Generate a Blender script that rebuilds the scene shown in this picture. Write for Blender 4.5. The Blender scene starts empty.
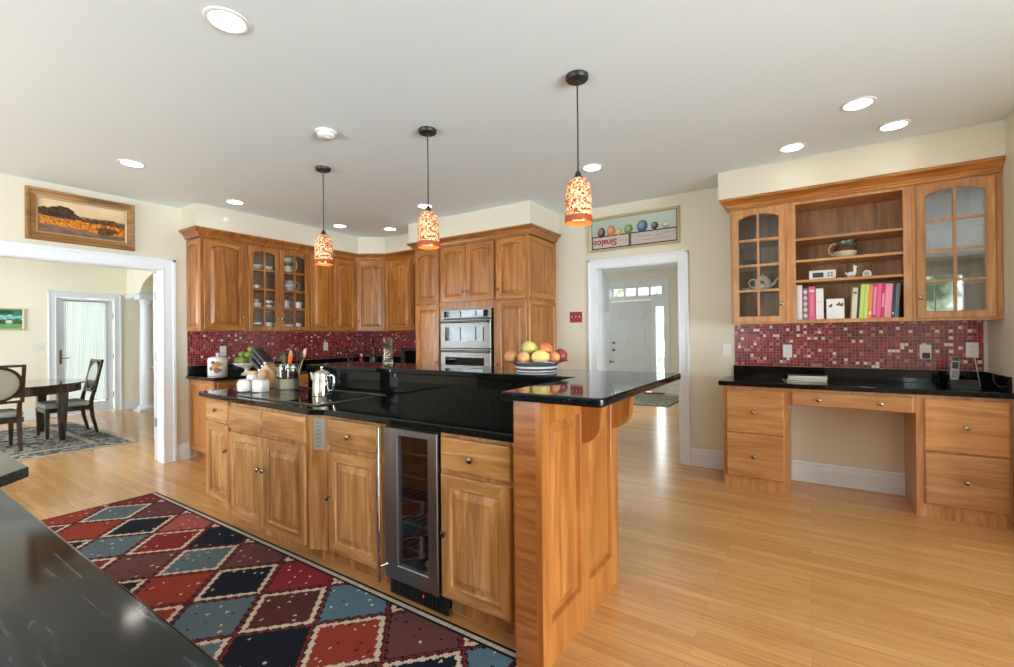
import bpy, bmesh, math, random
from mathutils import Vector, Matrix, noise as mnoise
R = math.radians
random.seed(7)
S = bpy.context.scene
COL = S.collection

# ---------------------------------------------------------------- camera
CAM_H = 1.325
cam_d = bpy.data.cameras.new('camera'); cam = bpy.data.objects.new('camera', cam_d); COL.objects.link(cam)
YAW, PITCH, ROLL, FPX = 0.58384, 0.00354, -0.009708, 456.33
fwd = Vector((-math.sin(YAW)*math.cos(PITCH), math.cos(YAW)*math.cos(PITCH), math.sin(PITCH)))
rgt = Vector((math.cos(YAW), math.sin(YAW), 0)); upv = rgt.cross(fwd)
r2 = rgt*math.cos(ROLL) + upv*math.sin(ROLL); u2 = upv*math.cos(ROLL) - rgt*math.sin(ROLL)
m3 = Matrix((r2, u2, -fwd)).transposed()
cam.matrix_world = Matrix.Translation((0, 0, CAM_H)) @ m3.to_4x4()
cam_d.sensor_fit = 'HORIZONTAL'; cam_d.sensor_width = 36.0
cam_d.lens = FPX*36.0/1014.0
cam_d.clip_start = 0.05
S.camera = cam

# ---------------------------------------------------------------- colour management and world
S.view_settings.view_transform = 'Standard'
S.view_settings.look = 'None'
S.view_settings.gamma = 1.0
S.view_settings.use_curve_mapping = False
S.view_settings.exposure = 0.58
WORLD_STRENGTH = 7.0
S.cycles.max_bounces = 12; S.cycles.diffuse_bounces = 6; S.cycles.glossy_bounces = 5
S.cycles.transmission_bounces = 8; S.cycles.transparent_max_bounces = 16
S.cycles.caustics_reflective = False; S.cycles.caustics_refractive = False
S.cycles.sample_clamp_indirect = 6.0
world = bpy.data.worlds.new('daylight'); S.world = world; world.use_nodes = True
wn = world.node_tree; wn.nodes.clear()
wo = wn.nodes.new('ShaderNodeOutputWorld'); bg = wn.nodes.new('ShaderNodeBackground')
tc = wn.nodes.new('ShaderNodeTexCoord'); sep = wn.nodes.new('ShaderNodeSeparateXYZ')
nz = wn.nodes.new('ShaderNodeTexNoise'); nz.inputs['Scale'].default_value = 24; nz.inputs['Detail'].default_value = 6
cr = wn.nodes.new('ShaderNodeValToRGB')
for i, (p, c) in enumerate(((.40, (.06, .085, .05, 1)), (.50, (.26, .33, .24, 1)), (.57, (.9, .97, 1, 1)))):
    e = cr.color_ramp.elements[i] if i < 2 else cr.color_ramp.elements.new(p)
    e.position = p; e.color = c
mr = wn.nodes.new('ShaderNodeMapRange'); mr.inputs['From Min'].default_value = .12; mr.inputs['From Max'].default_value = .4
mx = wn.nodes.new('ShaderNodeMix'); mx.data_type = 'RGBA'; mx.inputs['B'].default_value = (.93, .97, 1, 1)
mr2 = wn.nodes.new('ShaderNodeMapRange'); mr2.inputs['From Min'].default_value = -.12; mr2.inputs['From Max'].default_value = -.05
mx2 = wn.nodes.new('ShaderNodeMix'); mx2.data_type = 'RGBA'; mx2.inputs['A'].default_value = (.30, .33, .24, 1)
L = wn.links.new
L(tc.outputs['Generated'], nz.inputs['Vector']); L(tc.outputs['Generated'], sep.inputs[0])
L(nz.outputs['Fac'], cr.inputs[0]); L(sep.outputs['Z'], mr.inputs['Value']); L(sep.outputs['Z'], mr2.inputs['Value'])
L(mr.outputs[0], mx.inputs['Factor']); L(cr.outputs[0], mx.inputs['A'])
L(mr2.outputs[0], mx2.inputs['Factor']); L(mx.outputs['Result'], mx2.inputs['B'])
L(mx2.outputs['Result'], bg.inputs['Color']); bg.inputs['Strength'].default_value = WORLD_STRENGTH
L(bg.outputs[0], wo.inputs[0])

# daylight area lamps outside the windows; right and rear tilt up to brighten the ceiling
def daylight(name, loc, direction, w, h, power, col=(.775, .89, 1)):
    ld = bpy.data.lights.new(name, 'AREA'); ld.shape = 'RECTANGLE'; ld.size = w; ld.size_y = h
    ld.energy = power; ld.color = col
    o = bpy.data.objects.new(name, ld); COL.objects.link(o)
    o.location = loc
    o.rotation_euler = Vector(direction).to_track_quat('-Z', 'Y').to_euler()
    return o
P_RIGHT, P_REAR, P_DIN, P_FOY = 610, 280, 215, 85
daylight('window_daylight_right', (4.95, -.1, .85), (-1, 0, .75), 4.6, 1.9, P_RIGHT)
daylight('window_daylight_rear', (-3.4, -4.4, .85), (0, 1, .75), 3.2, 1.75, P_REAR)
daylight('window_daylight_dining', (-8.4, -2.80, 1.4), (0, 1, 0), 2.4, 1.6, P_DIN)  # added fill for the dining room, behind an added unseen window
daylight('window_daylight_foyer', (-0.70, 7.6, 1.6), (-1, 0, 0), 1.6, 1.8, P_FOY)  # added fill brightening the hall through an unseen, added side window
sun_d = bpy.data.lights.new('sun', 'SUN'); sun_d.energy = 17.0; sun_d.angle = R(.6); sun_d.color = (.82, .91, 1)
sun = bpy.data.objects.new('sun', sun_d); COL.objects.link(sun)
sun.rotation_euler = Vector((.2, .80, -.56)).to_track_quat('-Z', 'Y').to_euler()

# ---------------------------------------------------------------- materials
def srgb(r, g, b):
    f = lambda c: (c/255/12.92) if c/255 <= .04045 else ((c/255+.055)/1.055)**2.4
    return (f(r), f(g), f(b), 1)
def mat(name, col, rough=.5, metal=0.0, spec=None, emit=None, es=0, coat=0, trans=0, alpha=1):
    m = bpy.data.materials.new(name); m.use_nodes = True
    b = m.node_tree.nodes['Principled BSDF']
    b.inputs['Base Color'].default_value = col; b.inputs['Roughness'].default_value = rough
    b.inputs['Metallic'].default_value = metal
    if spec is not None: b.inputs['Specular IOR Level'].default_value = spec
    if emit: b.inputs['Emission Color'].default_value = emit; b.inputs['Emission Strength'].default_value = es
    b.inputs['Coat Weight'].default_value = coat
    b.inputs['Transmission Weight'].default_value = trans
    return m
def nodes(m):
    nt = m.node_tree
    return nt, nt.nodes, nt.links, nt.nodes['Principled BSDF']
def ramp(N, stops, interp='LINEAR'):
    r = N.new('ShaderNodeValToRGB'); r.color_ramp.interpolation = interp
    for i, (p, c) in enumerate(stops):
        e = r.color_ramp.elements[i] if i < 2 else r.color_ramp.elements.new(p)
        e.position = p; e.color = c
    return r
def wood(name, dark, mid, light, axis='Z', rough=.32, scale=1.0, vary=.26):
    m = mat(name, mid, rough); nt, N, L, b = nodes(m)
    tc = N.new('ShaderNodeTexCoord'); oi = N.new('ShaderNodeObjectInfo')
    mul = N.new('ShaderNodeMath'); mul.operation = 'MULTIPLY'; mul.inputs[1].default_value = 37.0
    L.new(oi.outputs['Random'], mul.inputs[0])
    add = N.new('ShaderNodeVectorMath'); add.operation = 'ADD'
    L.new(tc.outputs['Object'], add.inputs[0]); L.new(mul.outputs[0], add.inputs[1])
    mp = N.new('ShaderNodeMapping')
    long_, wide = 1.1*scale, 11.0*scale
    mp.inputs['Scale'].default_value = {'Z': (wide, wide, long_), 'X': (long_, wide, wide), 'Y': (wide, long_, wide)}[axis]
    L.new(add.outputs[0], mp.inputs['Vector'])
    n1 = N.new('ShaderNodeTexNoise'); n1.inputs['Scale'].default_value = 1.6; n1.inputs['Detail'].default_value = 5
    n1.inputs['Roughness'].default_value = .55; n1.inputs['Distortion'].default_value = 1.1
    L.new(mp.outputs[0], n1.inputs['Vector'])
    mp2 = N.new('ShaderNodeMapping')
    mp2.inputs['Scale'].default_value = {'Z': (90, 90, 4), 'X': (4, 90, 90), 'Y': (90, 4, 90)}[axis]
    L.new(add.outputs[0], mp2.inputs['Vector'])
    n2 = N.new('ShaderNodeTexNoise'); n2.inputs['Scale'].default_value = 1.5; n2.inputs['Detail'].default_value = 3
    L.new(mp2.outputs[0], n2.inputs['Vector'])
    r = ramp(N, ((.3, dark), (.5, mid), (.72, light))); L.new(n1.outputs['Fac'], r.inputs[0])
    hsv = N.new('ShaderNodeHueSaturation')
    v = N.new('ShaderNodeMapRange'); v.inputs['To Min'].default_value = 1-vary*.5; v.inputs['To Max'].default_value = 1+vary*.5
    L.new(oi.outputs['Random'], v.inputs['Value'])
    v2 = N.new('ShaderNodeMapRange'); v2.inputs['From Min'].default_value = .3; v2.inputs['From Max'].default_value = .7
    v2.inputs['To Min'].default_value = .88; v2.inputs['To Max'].default_value = 1.08
    L.new(n2.outputs['Fac'], v2.inputs['Value'])
    mm = N.new('ShaderNodeMath'); mm.operation = 'MULTIPLY'; L.new(v.outputs[0], mm.inputs[0]); L.new(v2.outputs[0], mm.inputs[1])
    if axis == 'Z':   # glued-up boards of slightly different tone
        sx = N.new('ShaderNodeSeparateXYZ'); L.new(add.outputs[0], sx.inputs[0])
        dv = N.new('ShaderNodeMath'); dv.operation = 'DIVIDE'; dv.inputs[1].default_value = .083; L.new(sx.outputs['X'], dv.inputs[0])
        fl = N.new('ShaderNodeMath'); fl.operation = 'FLOOR'; L.new(dv.outputs[0], fl.inputs[0])
        wn_ = N.new('ShaderNodeTexWhiteNoise'); wn_.noise_dimensions = '1D'; L.new(fl.outputs[0], wn_.inputs['W'])
        v3 = N.new('ShaderNodeMapRange'); v3.inputs['To Min'].default_value = .9; v3.inputs['To Max'].default_value = 1.1; L.new(wn_.outputs['Value'], v3.inputs['Value'])
        m4 = N.new('ShaderNodeMath'); m4.operation = 'MULTIPLY'; L.new(mm.outputs[0], m4.inputs[0]); L.new(v3.outputs[0], m4.inputs[1]); mm = m4
    L.new(mm.outputs[0], hsv.inputs['Value']); L.new(r.outputs[0], hsv.inputs['Color'])
    L.new(hsv.outputs[0], b.inputs['Base Color'])
    b.inputs['Coat Weight'].default_value = .15; b.inputs['Coat Roughness'].default_value = .2
    return m
CH_D, CH_M, CH_L = srgb(130, 76, 30), srgb(164, 104, 46), srgb(190, 132, 70)
W_Z = wood('cherry_vertical', CH_D, CH_M, CH_L, 'Z')
W_X = wood('cherry_horizontal', CH_D, CH_M, CH_L, 'X')
W_Y = wood('cherry_depth', CH_D, CH_M, CH_L, 'Y')
WI_Z, WI_X = [wood('island_cherry_'+a, srgb(146, 98, 52), srgb(180, 130, 78), srgb(208, 166, 114), a) for a in 'ZX']
WD_Z, WD_X = [wood('desk_cherry_'+a, srgb(166, 112, 64), srgb(190, 134, 82), srgb(206, 156, 104), a) for a in 'ZX']
WE_Z, WE_X = [wood('end_cherry_'+a, srgb(142, 84, 36), srgb(164, 102, 46), srgb(182, 122, 60), a) for a in 'ZX']
IN_Z = wood('cabinet_interior', srgb(96, 72, 50), srgb(124, 96, 68), srgb(142, 112, 82), 'Z', .5)
DARKWOOD = wood('dark_walnut', srgb(34, 18, 12), srgb(52, 29, 20), srgb(70, 40, 28), 'Z', .25)
BLOCKW = wood('knife_block_wood', srgb(150, 108, 62), srgb(178, 134, 84), srgb(196, 154, 102), 'Z', .45)
SPOONW = wood('spoon_wood', srgb(188, 150, 104), srgb(206, 170, 124), srgb(222, 190, 146), 'Z', .5)

def floor_mat():
    m = mat('oak_strip_floor', srgb(205, 160, 105), .2); nt, N, L, b = nodes(m)
    tc = N.new('ShaderNodeTexCoord'); mp = N.new('ShaderNodeMapping')
    L.new(tc.outputs['Object'], mp.inputs['Vector'])
    br = N.new('ShaderNodeTexBrick'); br.offset = .37; br.offset_frequency = 2; br.squash = 1
    br.inputs['Color1'].default_value = srgb(216, 166, 106); br.inputs['Color2'].default_value = srgb(199, 144, 86)
    br.inputs['Mortar'].default_value = srgb(158, 114, 68)
    br.inputs['Scale'].default_value = 1.0; br.inputs['Mortar Size'].default_value = .0009; br.inputs['Mortar Smooth'].default_value = .3
    br.inputs['Brick Width'].default_value = 1.15; br.inputs['Row Height'].default_value = .062; br.inputs['Bias'].default_value = -.1
    L.new(mp.outputs[0], br.inputs['Vector'])
    mp2 = N.new('ShaderNodeMapping'); mp2.inputs['Scale'].default_value = (1.3, 26, 1); L.new(tc.outputs['Object'], mp2.inputs['Vector'])
    n = N.new('ShaderNodeTexNoise'); n.inputs['Scale'].default_value = 2.2; n.inputs['Detail'].default_value = 6; n.inputs['Distortion'].default_value = .8
    L.new(mp2.outputs[0], n.inputs['Vector'])
    v = N.new('ShaderNodeMapRange'); v.inputs['From Min'].default_value = .3; v.inputs['From Max'].default_value = .7
    v.inputs['To Min'].default_value = .84; v.inputs['To Max'].default_value = 1.1; L.new(n.outputs['Fac'], v.inputs['Value'])
    h = N.new('ShaderNodeHueSaturation'); L.new(v.outputs[0], h.inputs['Value']); L.new(br.outputs['Color'], h.inputs['Color'])
    L.new(h.outputs[0], b.inputs['Base Color'])
    bp = N.new('ShaderNodeBump'); bp.inputs['Strength'].default_value = .06; bp.inputs['Distance'].default_value = .002
    L.new(n.outputs['Fac'], bp.inputs['Height']); L.new(bp.outputs[0], b.inputs['Normal'])
    return m
FLOOR = floor_mat()

def granite(name, base, fleck, rough, scale=140):
    m = mat(name, base, rough); nt, N, L, b = nodes(m)
    tc = N.new('ShaderNodeTexCoord'); n = N.new('ShaderNodeTexNoise'); n.inputs['Scale'].default_value = scale; n.inputs['Detail'].default_value = 4
    L.new(tc.outputs['Object'], n.inputs['Vector'])
    r = ramp(N, ((.5, base), (.76, fleck))); L.new(n.outputs['Fac'], r.inputs[0]); L.new(r.outputs[0], b.inputs['Base Color'])
    b.inputs['Specular IOR Level'].default_value = .28
    return m
GRANITE = granite('black_granite', (.0035, .0045, .005, 1), (.014, .018, .02, 1), .05)
def slate_mat():
    m = granite('grey_veined_stone', srgb(58, 62, 62), srgb(84, 88, 86), .09, 60); nt, N, L, b = nodes(m)
    tc = N.new('ShaderNodeTexCoord'); mp = N.new('ShaderNodeMapping'); mp.inputs['Rotation'].default_value = (0, 0, R(24)); mp.inputs['Scale'].default_value = (1, 12, 2)
    L.new(tc.outputs['Object'], mp.inputs['Vector'])
    n = N.new('ShaderNodeTexNoise'); n.inputs['Scale'].default_value = 3; n.inputs['Detail'].default_value = 9; n.inputs['Distortion'].default_value = 1.5
    L.new(mp.outputs[0], n.inputs['Vector'])
    r = ramp(N, ((.3, srgb(6, 10, 12)), (.54, srgb(16, 22, 25)), (.62, srgb(36, 44, 48)), (.68, srgb(74, 82, 86)), (.76, srgb(26, 32, 35)))); L.new(n.outputs['Fac'], r.inputs[0])
    L.new(r.outputs[0], b.inputs['Base Color'])
    return m
SLATE = slate_mat()

def paint(name, col, rough=.6):
    m = mat(name, col, rough); nt, N, L, b = nodes(m)
    tc = N.new('ShaderNodeTexCoord'); n = N.new('ShaderNodeTexNoise'); n.inputs['Scale'].default_value = 220
    L.new(tc.outputs['Object'], n.inputs['Vector'])
    bp = N.new('ShaderNodeBump'); bp.inputs['Strength'].default_value = .03; bp.inputs['Distance'].default_value = .001
    L.new(n.outputs['Fac'], bp.inputs['Height']); L.new(bp.outputs[0], b.inputs['Normal'])
    return m
WALL = paint('cream_wall_paint', srgb(218, 212, 194))
WALLD = paint('dining_wall_paint', srgb(240, 234, 214))
WALLF = paint('hall_wall_paint', srgb(228, 225, 212))
CEIL = paint('ceiling_paint', srgb(226, 240, 247), .7)
TRIM = paint('white_trim_paint', srgb(226, 232, 238), .35)
DOORP = paint('door_paint', srgb(216, 221, 229), .35)
STEEL = mat('brushed_steel', srgb(118, 116, 112), .34, 1.0)
STEELD = mat('satin_steel_dark', srgb(150, 148, 150), .36, 1.0)
CHROME = mat('polished_steel', srgb(215, 215, 212), .08, 1.0)
PEWTER = mat('pewter', srgb(120, 112, 100), .25, 1.0)
KNOBM = mat('polished_pewter', srgb(150, 142, 130), .16, 1.0)
BRASS = mat('aged_brass', srgb(150, 120, 75), .3, 1.0)
BLACKGLASS = mat('black_glass', (.004, .004, .004, 1), .02, spec=.32)
BLACKP = mat('black_plastic', (.012, .012, .013, 1), .35)
BLACKM = mat('black_metal', (.015, .014, .014, 1), .4)
WHITEP = mat('white_plastic', srgb(232, 232, 230), .35)
CERAMIC = mat('white_ceramic', srgb(236, 234, 230), .15)
CREAMC = mat('cream_ceramic', srgb(220, 205, 175), .2)
REDP = mat('red_plate', srgb(140, 18, 28), .3)
GREYBAND = mat('grey_glaze', srgb(96, 92, 96), .2)
ORANGE = mat('orange_silicone', srgb(224, 110, 40), .4)
GREENGLAZE = mat('green_glaze', srgb(86, 104, 88), .2)
BROWNGLAZE = mat('brown_glaze', srgb(96, 66, 46), .2)
def thin_glass(name, tint=(1, 1, 1, 1), refl=.9):
    m = bpy.data.materials.new(name); m.use_nodes = True; nt = m.node_tree; N = nt.nodes; N.clear()
    o = N.new('ShaderNodeOutputMaterial'); t = N.new('ShaderNodeBsdfTransparent'); g = N.new('ShaderNodeBsdfGlossy'); x = N.new('ShaderNodeMixShader')
    f = N.new('ShaderNodeFresnel'); f.inputs['IOR'].default_value = 1.52
    mu = N.new('ShaderNodeMath'); mu.operation = 'MULTIPLY'; mu.inputs[1].default_value = 2*refl; mu.use_clamp = True
    t.inputs[0].default_value = tint; g.inputs['Roughness'].default_value = .0
    nt.links.new(f.outputs[0], mu.inputs[0]); nt.links.new(mu.outputs[0], x.inputs[0])
    nt.links.new(t.outputs[0], x.inputs[1]); nt.links.new(g.outputs[0], x.inputs[2]); nt.links.new(x.outputs[0], o.inputs[0])
    return m
GLASS = thin_glass('clear_glass', refl=.45)
GLASSR = thin_glass('reflective_glass', (.9, .92, .92, 1), 1.6)
GLASST = thin_glass('smoked_glass', (.78, .8, .82, 1), .22)
def curtain_mat():
    m = mat('sheer_curtain', srgb(240, 244, 244), .9); nt, N, L, b = nodes(m)
    tr = N.new('ShaderNodeBsdfTranslucent'); tr.inputs[0].default_value = srgb(244, 248, 248)
    x = N.new('ShaderNodeMixShader'); x.inputs[0].default_value = .35
    o = [n for n in N if n.type == 'OUTPUT_MATERIAL'][0]
    L.new(b.outputs[0], x.inputs[1]); L.new(tr.outputs[0], x.inputs[2]); L.new(x.outputs[0], o.inputs[0])
    return m
CURTAIN = curtain_mat()
def vcol(name, rough=.8, bump=0):
    m = mat(name, (.5, .5, .5, 1), rough); nt, N, L, b = nodes(m)
    a = N.new('ShaderNodeAttribute'); a.attribute_name = 'Col'; L.new(a.outputs['Color'], b.inputs['Base Color'])
    if bump:
        tc = N.new('ShaderNodeTexCoord'); n = N.new('ShaderNodeTexNoise'); n.inputs['Scale'].default_value = bump
        L.new(tc.outputs['Object'], n.inputs['Vector'])
        bp = N.new('ShaderNodeBump'); bp.inputs['Strength'].default_value = .5; bp.inputs['Distance'].default_value = .004
        L.new(n.outputs['Fac'], bp.inputs['Height']); L.new(bp.outputs[0], b.inputs['Normal'])
    b.inputs['Specular IOR Level'].default_value = .2
    return m
RUGM = vcol('woven_wool', .95, 120)
CANVAS = vcol('oil_on_canvas', .5)
def mosaic_mat(name, cream, pitch=.0262):
    m = mat(name, srgb(130, 30, 40), .26); nt, N, L, b = nodes(m)
    tc = N.new('ShaderNodeTexCoord'); sp = N.new('ShaderNodeSeparateXYZ'); L.new(tc.outputs['Object'], sp.inputs[0])
    fl, fr = [], []
    for ax in ('X', 'Z'):
        d = N.new('ShaderNodeMath'); d.operation = 'DIVIDE'; d.inputs[1].default_value = pitch; L.new(sp.outputs[ax], d.inputs[0])
        f = N.new('ShaderNodeMath'); f.operation = 'FLOOR'; L.new(d.outputs[0], f.inputs[0]); fl.append(f)
        g = N.new('ShaderNodeMath'); g.operation = 'FRACT'; L.new(d.outputs[0], g.inputs[0])
        s = N.new('ShaderNodeMath'); s.operation = 'SUBTRACT'; s.inputs[1].default_value = .5; L.new(g.outputs[0], s.inputs[0])
        a = N.new('ShaderNodeMath'); a.operation = 'ABSOLUTE'; L.new(s.outputs[0], a.inputs[0]); fr.append(a)
    cb = N.new('ShaderNodeCombineXYZ'); L.new(fl[0].outputs[0], cb.inputs[0]); L.new(fl[1].outputs[0], cb.inputs[1])
    wn_ = N.new('ShaderNodeTexWhiteNoise'); wn_.noise_dimensions = '3D'; L.new(cb.outputs[0], wn_.inputs['Vector'])
    r = ramp(N, ((0, srgb(96, 14, 26)), (.16, srgb(140, 26, 38)), (.36, srgb(166, 40, 46)), (.5, srgb(124, 22, 40)), (.62, srgb(150, 60, 72)),
                 (.72, srgb(110, 50, 74)), (.8, srgb(168, 84, 60)), (1-cream*2.0, srgb(190, 118, 116)), (1-cream, srgb(236, 214, 196))), 'CONSTANT')
    L.new(wn_.outputs['Value'], r.inputs[0])
    mxm = N.new('ShaderNodeMath'); mxm.operation = 'MAXIMUM'; L.new(fr[0].outputs[0], mxm.inputs[0]); L.new(fr[1].outputs[0], mxm.inputs[1])
    gt = N.new('ShaderNodeMath'); gt.operation = 'GREATER_THAN'; gt.inputs[1].default_value = .44; L.new(mxm.outputs[0], gt.inputs[0])
    x = N.new('ShaderNodeMix'); x.data_type = 'RGBA'; L.new(gt.outputs[0], x.inputs['Factor']); L.new(r.outputs[0], x.inputs['A']); x.inputs['B'].default_value = srgb(150, 112, 104)
    L.new(x.outputs['Result'], b.inputs['Base Color'])
    return m
MOSAIC = mosaic_mat('glass_mosaic', .035)
MOSAICD = mosaic_mat('glass_mosaic_light', .085)
def mango_mat(name, a, bcol, seed):
    m = mat(name, a, .35); nt, N, L, b = nodes(m)
    tc = N.new('ShaderNodeTexCoord'); mp = N.new('ShaderNodeMapping'); mp.inputs['Location'].default_value = (seed, seed*2, 0)
    n = N.new('ShaderNodeTexNoise'); n.inputs['Scale'].default_value = 14; n.inputs['Detail'].default_value = 3
    L.new(tc.outputs['Object'], mp.inputs['Vector']); L.new(mp.outputs[0], n.inputs['Vector'])
    r = ramp(N, ((.4, a), (.6, bcol))); L.new(n.outputs['Fac'], r.inputs[0]); L.new(r.outputs[0], b.inputs['Base Color'])
    return m
def shade_mat():
    m = mat('amber_mosaic_glass', srgb(230, 170, 110), .2); nt, N, L, b = nodes(m)
    tc = N.new('ShaderNodeTexCoord'); v = N.new('ShaderNodeTexVoronoi'); v.inputs['Scale'].default_value = 105
    L.new(tc.outputs['Object'], v.inputs['Vector'])
    s = N.new('ShaderNodeSeparateColor'); L.new(v.outputs['Color'], s.inputs[0])
    r = ramp(N, ((0, srgb(116, 46, 30)), (.18, srgb(196, 106, 64)), (.38, srgb(226, 154, 102)), (.58, srgb(240, 192, 142)), (.82, srgb(248, 220, 182))), 'CONSTANT')
    L.new(s.outputs[0], r.inputs[0]); L.new(r.outputs[0], b.inputs['Base Color']); L.new(r.outputs[0], b.inputs['Emission Color'])
    b.inputs['Emission Strength'].default_value = .14
    return m
SHADE = shade_mat()
AMBER = mat('amber_glass_rim', srgb(160, 78, 38), .15, emit=srgb(170, 76, 34), es=.08)
LAMPON = mat('lit_lamp_lens', (1, 1, 1, 1), .5, emit=(1, .93, .82, 1), es=9)
FABRIC = mat('sage_fabric', srgb(176, 178, 166), .9)
APPLE = mat('green_apple', srgb(118, 138, 62), .3)
FLOUR = mat('flour', srgb(206, 192, 168), .9)
OATS = mat('brown_grain', srgb(70, 48, 36), .9)

# ---------------------------------------------------------------- mesh helpers
class MB:
    def __init__(s): s.bm = bmesh.new()
    def box(s, x0, x1, y0, y1, z0, z1, bev=0, seg=1):
        vs = [s.bm.verts.new((x, y, z)) for z in (z0, z1) for x, y in ((x0, y0), (x1, y0), (x1, y1), (x0, y1))]
        fs = [s.bm.faces.new([vs[i] for i in f]) for f in ((3, 2, 1, 0), (4, 5, 6, 7), (0, 1, 5, 4), (1, 2, 6, 5), (2, 3, 7, 6), (3, 0, 4, 7))]
        if bev:
            es = list({e for f in fs for e in f.edges})
            bmesh.ops.bevel(s.bm, geom=es, offset=bev, segments=seg, profile=.5, affect='EDGES', clamp_overlap=True)
        return s
    def prism(s, pts, z0, z1, bev=0, seg=2, axis='Z'):
        f = {'Z': lambda a, b, c: (a, b, c), 'Y': lambda a, b, c: (a, c, b), 'X': lambda a, b, c: (c, a, b)}[axis]
        lo = [s.bm.verts.new(f(x, y, z0)) for x, y in pts]; hi = [s.bm.verts.new(f(x, y, z1)) for x, y in pts]
        n = len(pts); F = [s.bm.faces.new(lo[::-1]), s.bm.faces.new(hi)]
        for i in range(n): F.append(s.bm.faces.new((lo[i], lo[(i+1) % n], hi[(i+1) % n], hi[i])))
        bmesh.ops.recalc_face_normals(s.bm, faces=F)
        if bev:
            es = list({e for f_ in F[:2] for e in f_.edges})
            bmesh.ops.bevel(s.bm, geom=es, offset=bev, segments=seg, profile=.5, affect='EDGES', clamp_overlap=True)
        return s
    def loops(s, loops, cap0=True, cap1=True, closed=True):
        rows = [[s.bm.verts.new(p) for p in l] for l in loops]; F = []
        for a, b in zip(rows, rows[1:]):
            n = len(a)
            for i in range(n if closed else n-1):
                F.append(s.bm.faces.new((a[i], a[(i+1) % n], b[(i+1) % n], b[i])))
        if cap0: F.append(s.bm.faces.new(rows[0][::-1]))
        if cap1: F.append(s.bm.faces.new(rows[-1]))
        bmesh.ops.recalc_face_normals(s.bm, faces=F)
        return s
    def lathe(s, prof, c=(0, 0, 0), n=24, M=None, sx=1, sy=1, cap0=True, cap1=True):
        M = M or Matrix.Identity(3); c = Vector(c); ls = []
        for r, h in prof:
            ls.append([tuple(c + M @ Vector((r*sx*math.cos(2*math.pi*i/n), r*sy*math.sin(2*math.pi*i/n), h))) for i in range(n)])
        return s.loops(ls, cap0, cap1)
    def tube(s, pts, r, n=8, caps=True):
        pts = [Vector(p) for p in pts]; ls = []; up = None
        for i, p in enumerate(pts):
            d = (pts[min(i+1, len(pts)-1)] - pts[max(i-1, 0)]).normalized()
            if up is None: up = Vector((0, 0, 1)) if abs(d.z) < .9 else Vector((1, 0, 0))
            a = d.cross(up).normalized(); b = a.cross(d).normalized(); up = b
            rr = r[i] if isinstance(r, (list, tuple)) else r
            ls.append([tuple(p + (a*math.cos(t*2*math.pi/n) + b*math.sin(t*2*math.pi/n))*rr) for t in range(n)])
        return s.loops(ls, caps, caps)
    def ball(s, c, r, sx=1, sy=1, sz=1, n=20, M=None):
        k = n//2; prof = [(max(1e-4, math.sin(math.pi*i/k)), -math.cos(math.pi*i/k)) for i in range(k+1)]
        M = M or Matrix.Identity(3); c = Vector(c); ls = []
        for q, h in prof:
            ls.append([tuple(c + M @ Vector((q*r*sx*math.cos(2*math.pi*i/n), q*r*sy*math.sin(2*math.pi*i/n), h*r*sz))) for i in range(n)])
        return s.loops(ls)
    def bar(s, a, b, w, t=None):   # square bar between two points
        a, b = Vector(a), Vector(b); d = (b-a).normalized(); t = t or w
        up = Vector((0, 0, 1)) if abs(d.z) < .95 else Vector((0, 1, 0))
        x = d.cross(up).normalized(); y = x.cross(d).normalized()
        ls = [[tuple(p + x*i*w/2 + y*j*t/2) for i, j in ((-1, -1), (1, -1), (1, 1), (-1, 1))] for p in (a, b)]
        return s.loops(ls)
    def taper(s, a, b, wa, wb):
        a, b = Vector(a), Vector(b)
        ls = [[tuple(p + Vector((i*w/2, j*w/2, 0))) for i, j in ((-1, -1), (1, -1), (1, 1), (-1, 1))] for p, w in ((a, wa), (b, wb))]
        return s.loops(ls)
    def build(s, name, m, parent=None, smooth=False, origin=None):
        me = bpy.data.meshes.new(name); s.bm.to_mesh(me); s.bm.free()
        if smooth:
            me.polygons.foreach_set('use_smooth', [True]*len(me.polygons))
            try: me.set_sharp_from_angle(angle=R(40))
            except Exception: pass
        me.materials.append(m)
        for q in getattr(s, 'extra', []): me.materials.append(q)
        if origin:
            me.transform(Matrix.Translation(-Vector(origin)))
        o = bpy.data.objects.new(name, me); COL.objects.link(o)
        if origin: o.location = origin
        if parent: o.parent = parent
        return o
def tag(o, label=None, cat=None, group=None, kind=None):
    if label: o['label'] = label
    if cat: o['category'] = cat
    if group: o['group'] = group
    if kind: o['kind'] = kind
    return o
def thing(name, label, cat, loc=(0, 0, 0), rz=0, group=None, kind=None):
    o = bpy.data.objects.new(name, None); COL.objects.link(o); o.empty_display_size = .05
    o.location = loc; o.rotation_euler = (0, 0, R(rz))
    return tag(o, label, cat, group, kind)
def struct(o, label=None, cat=None): return tag(o, label, cat, kind='structure')
def copy_tree(o, parent=None):
    c = o.copy(); COL.objects.link(c)
    if parent: c.parent = parent
    for ch in [k for k in o.children]: copy_tree(ch, c)
    return c
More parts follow.
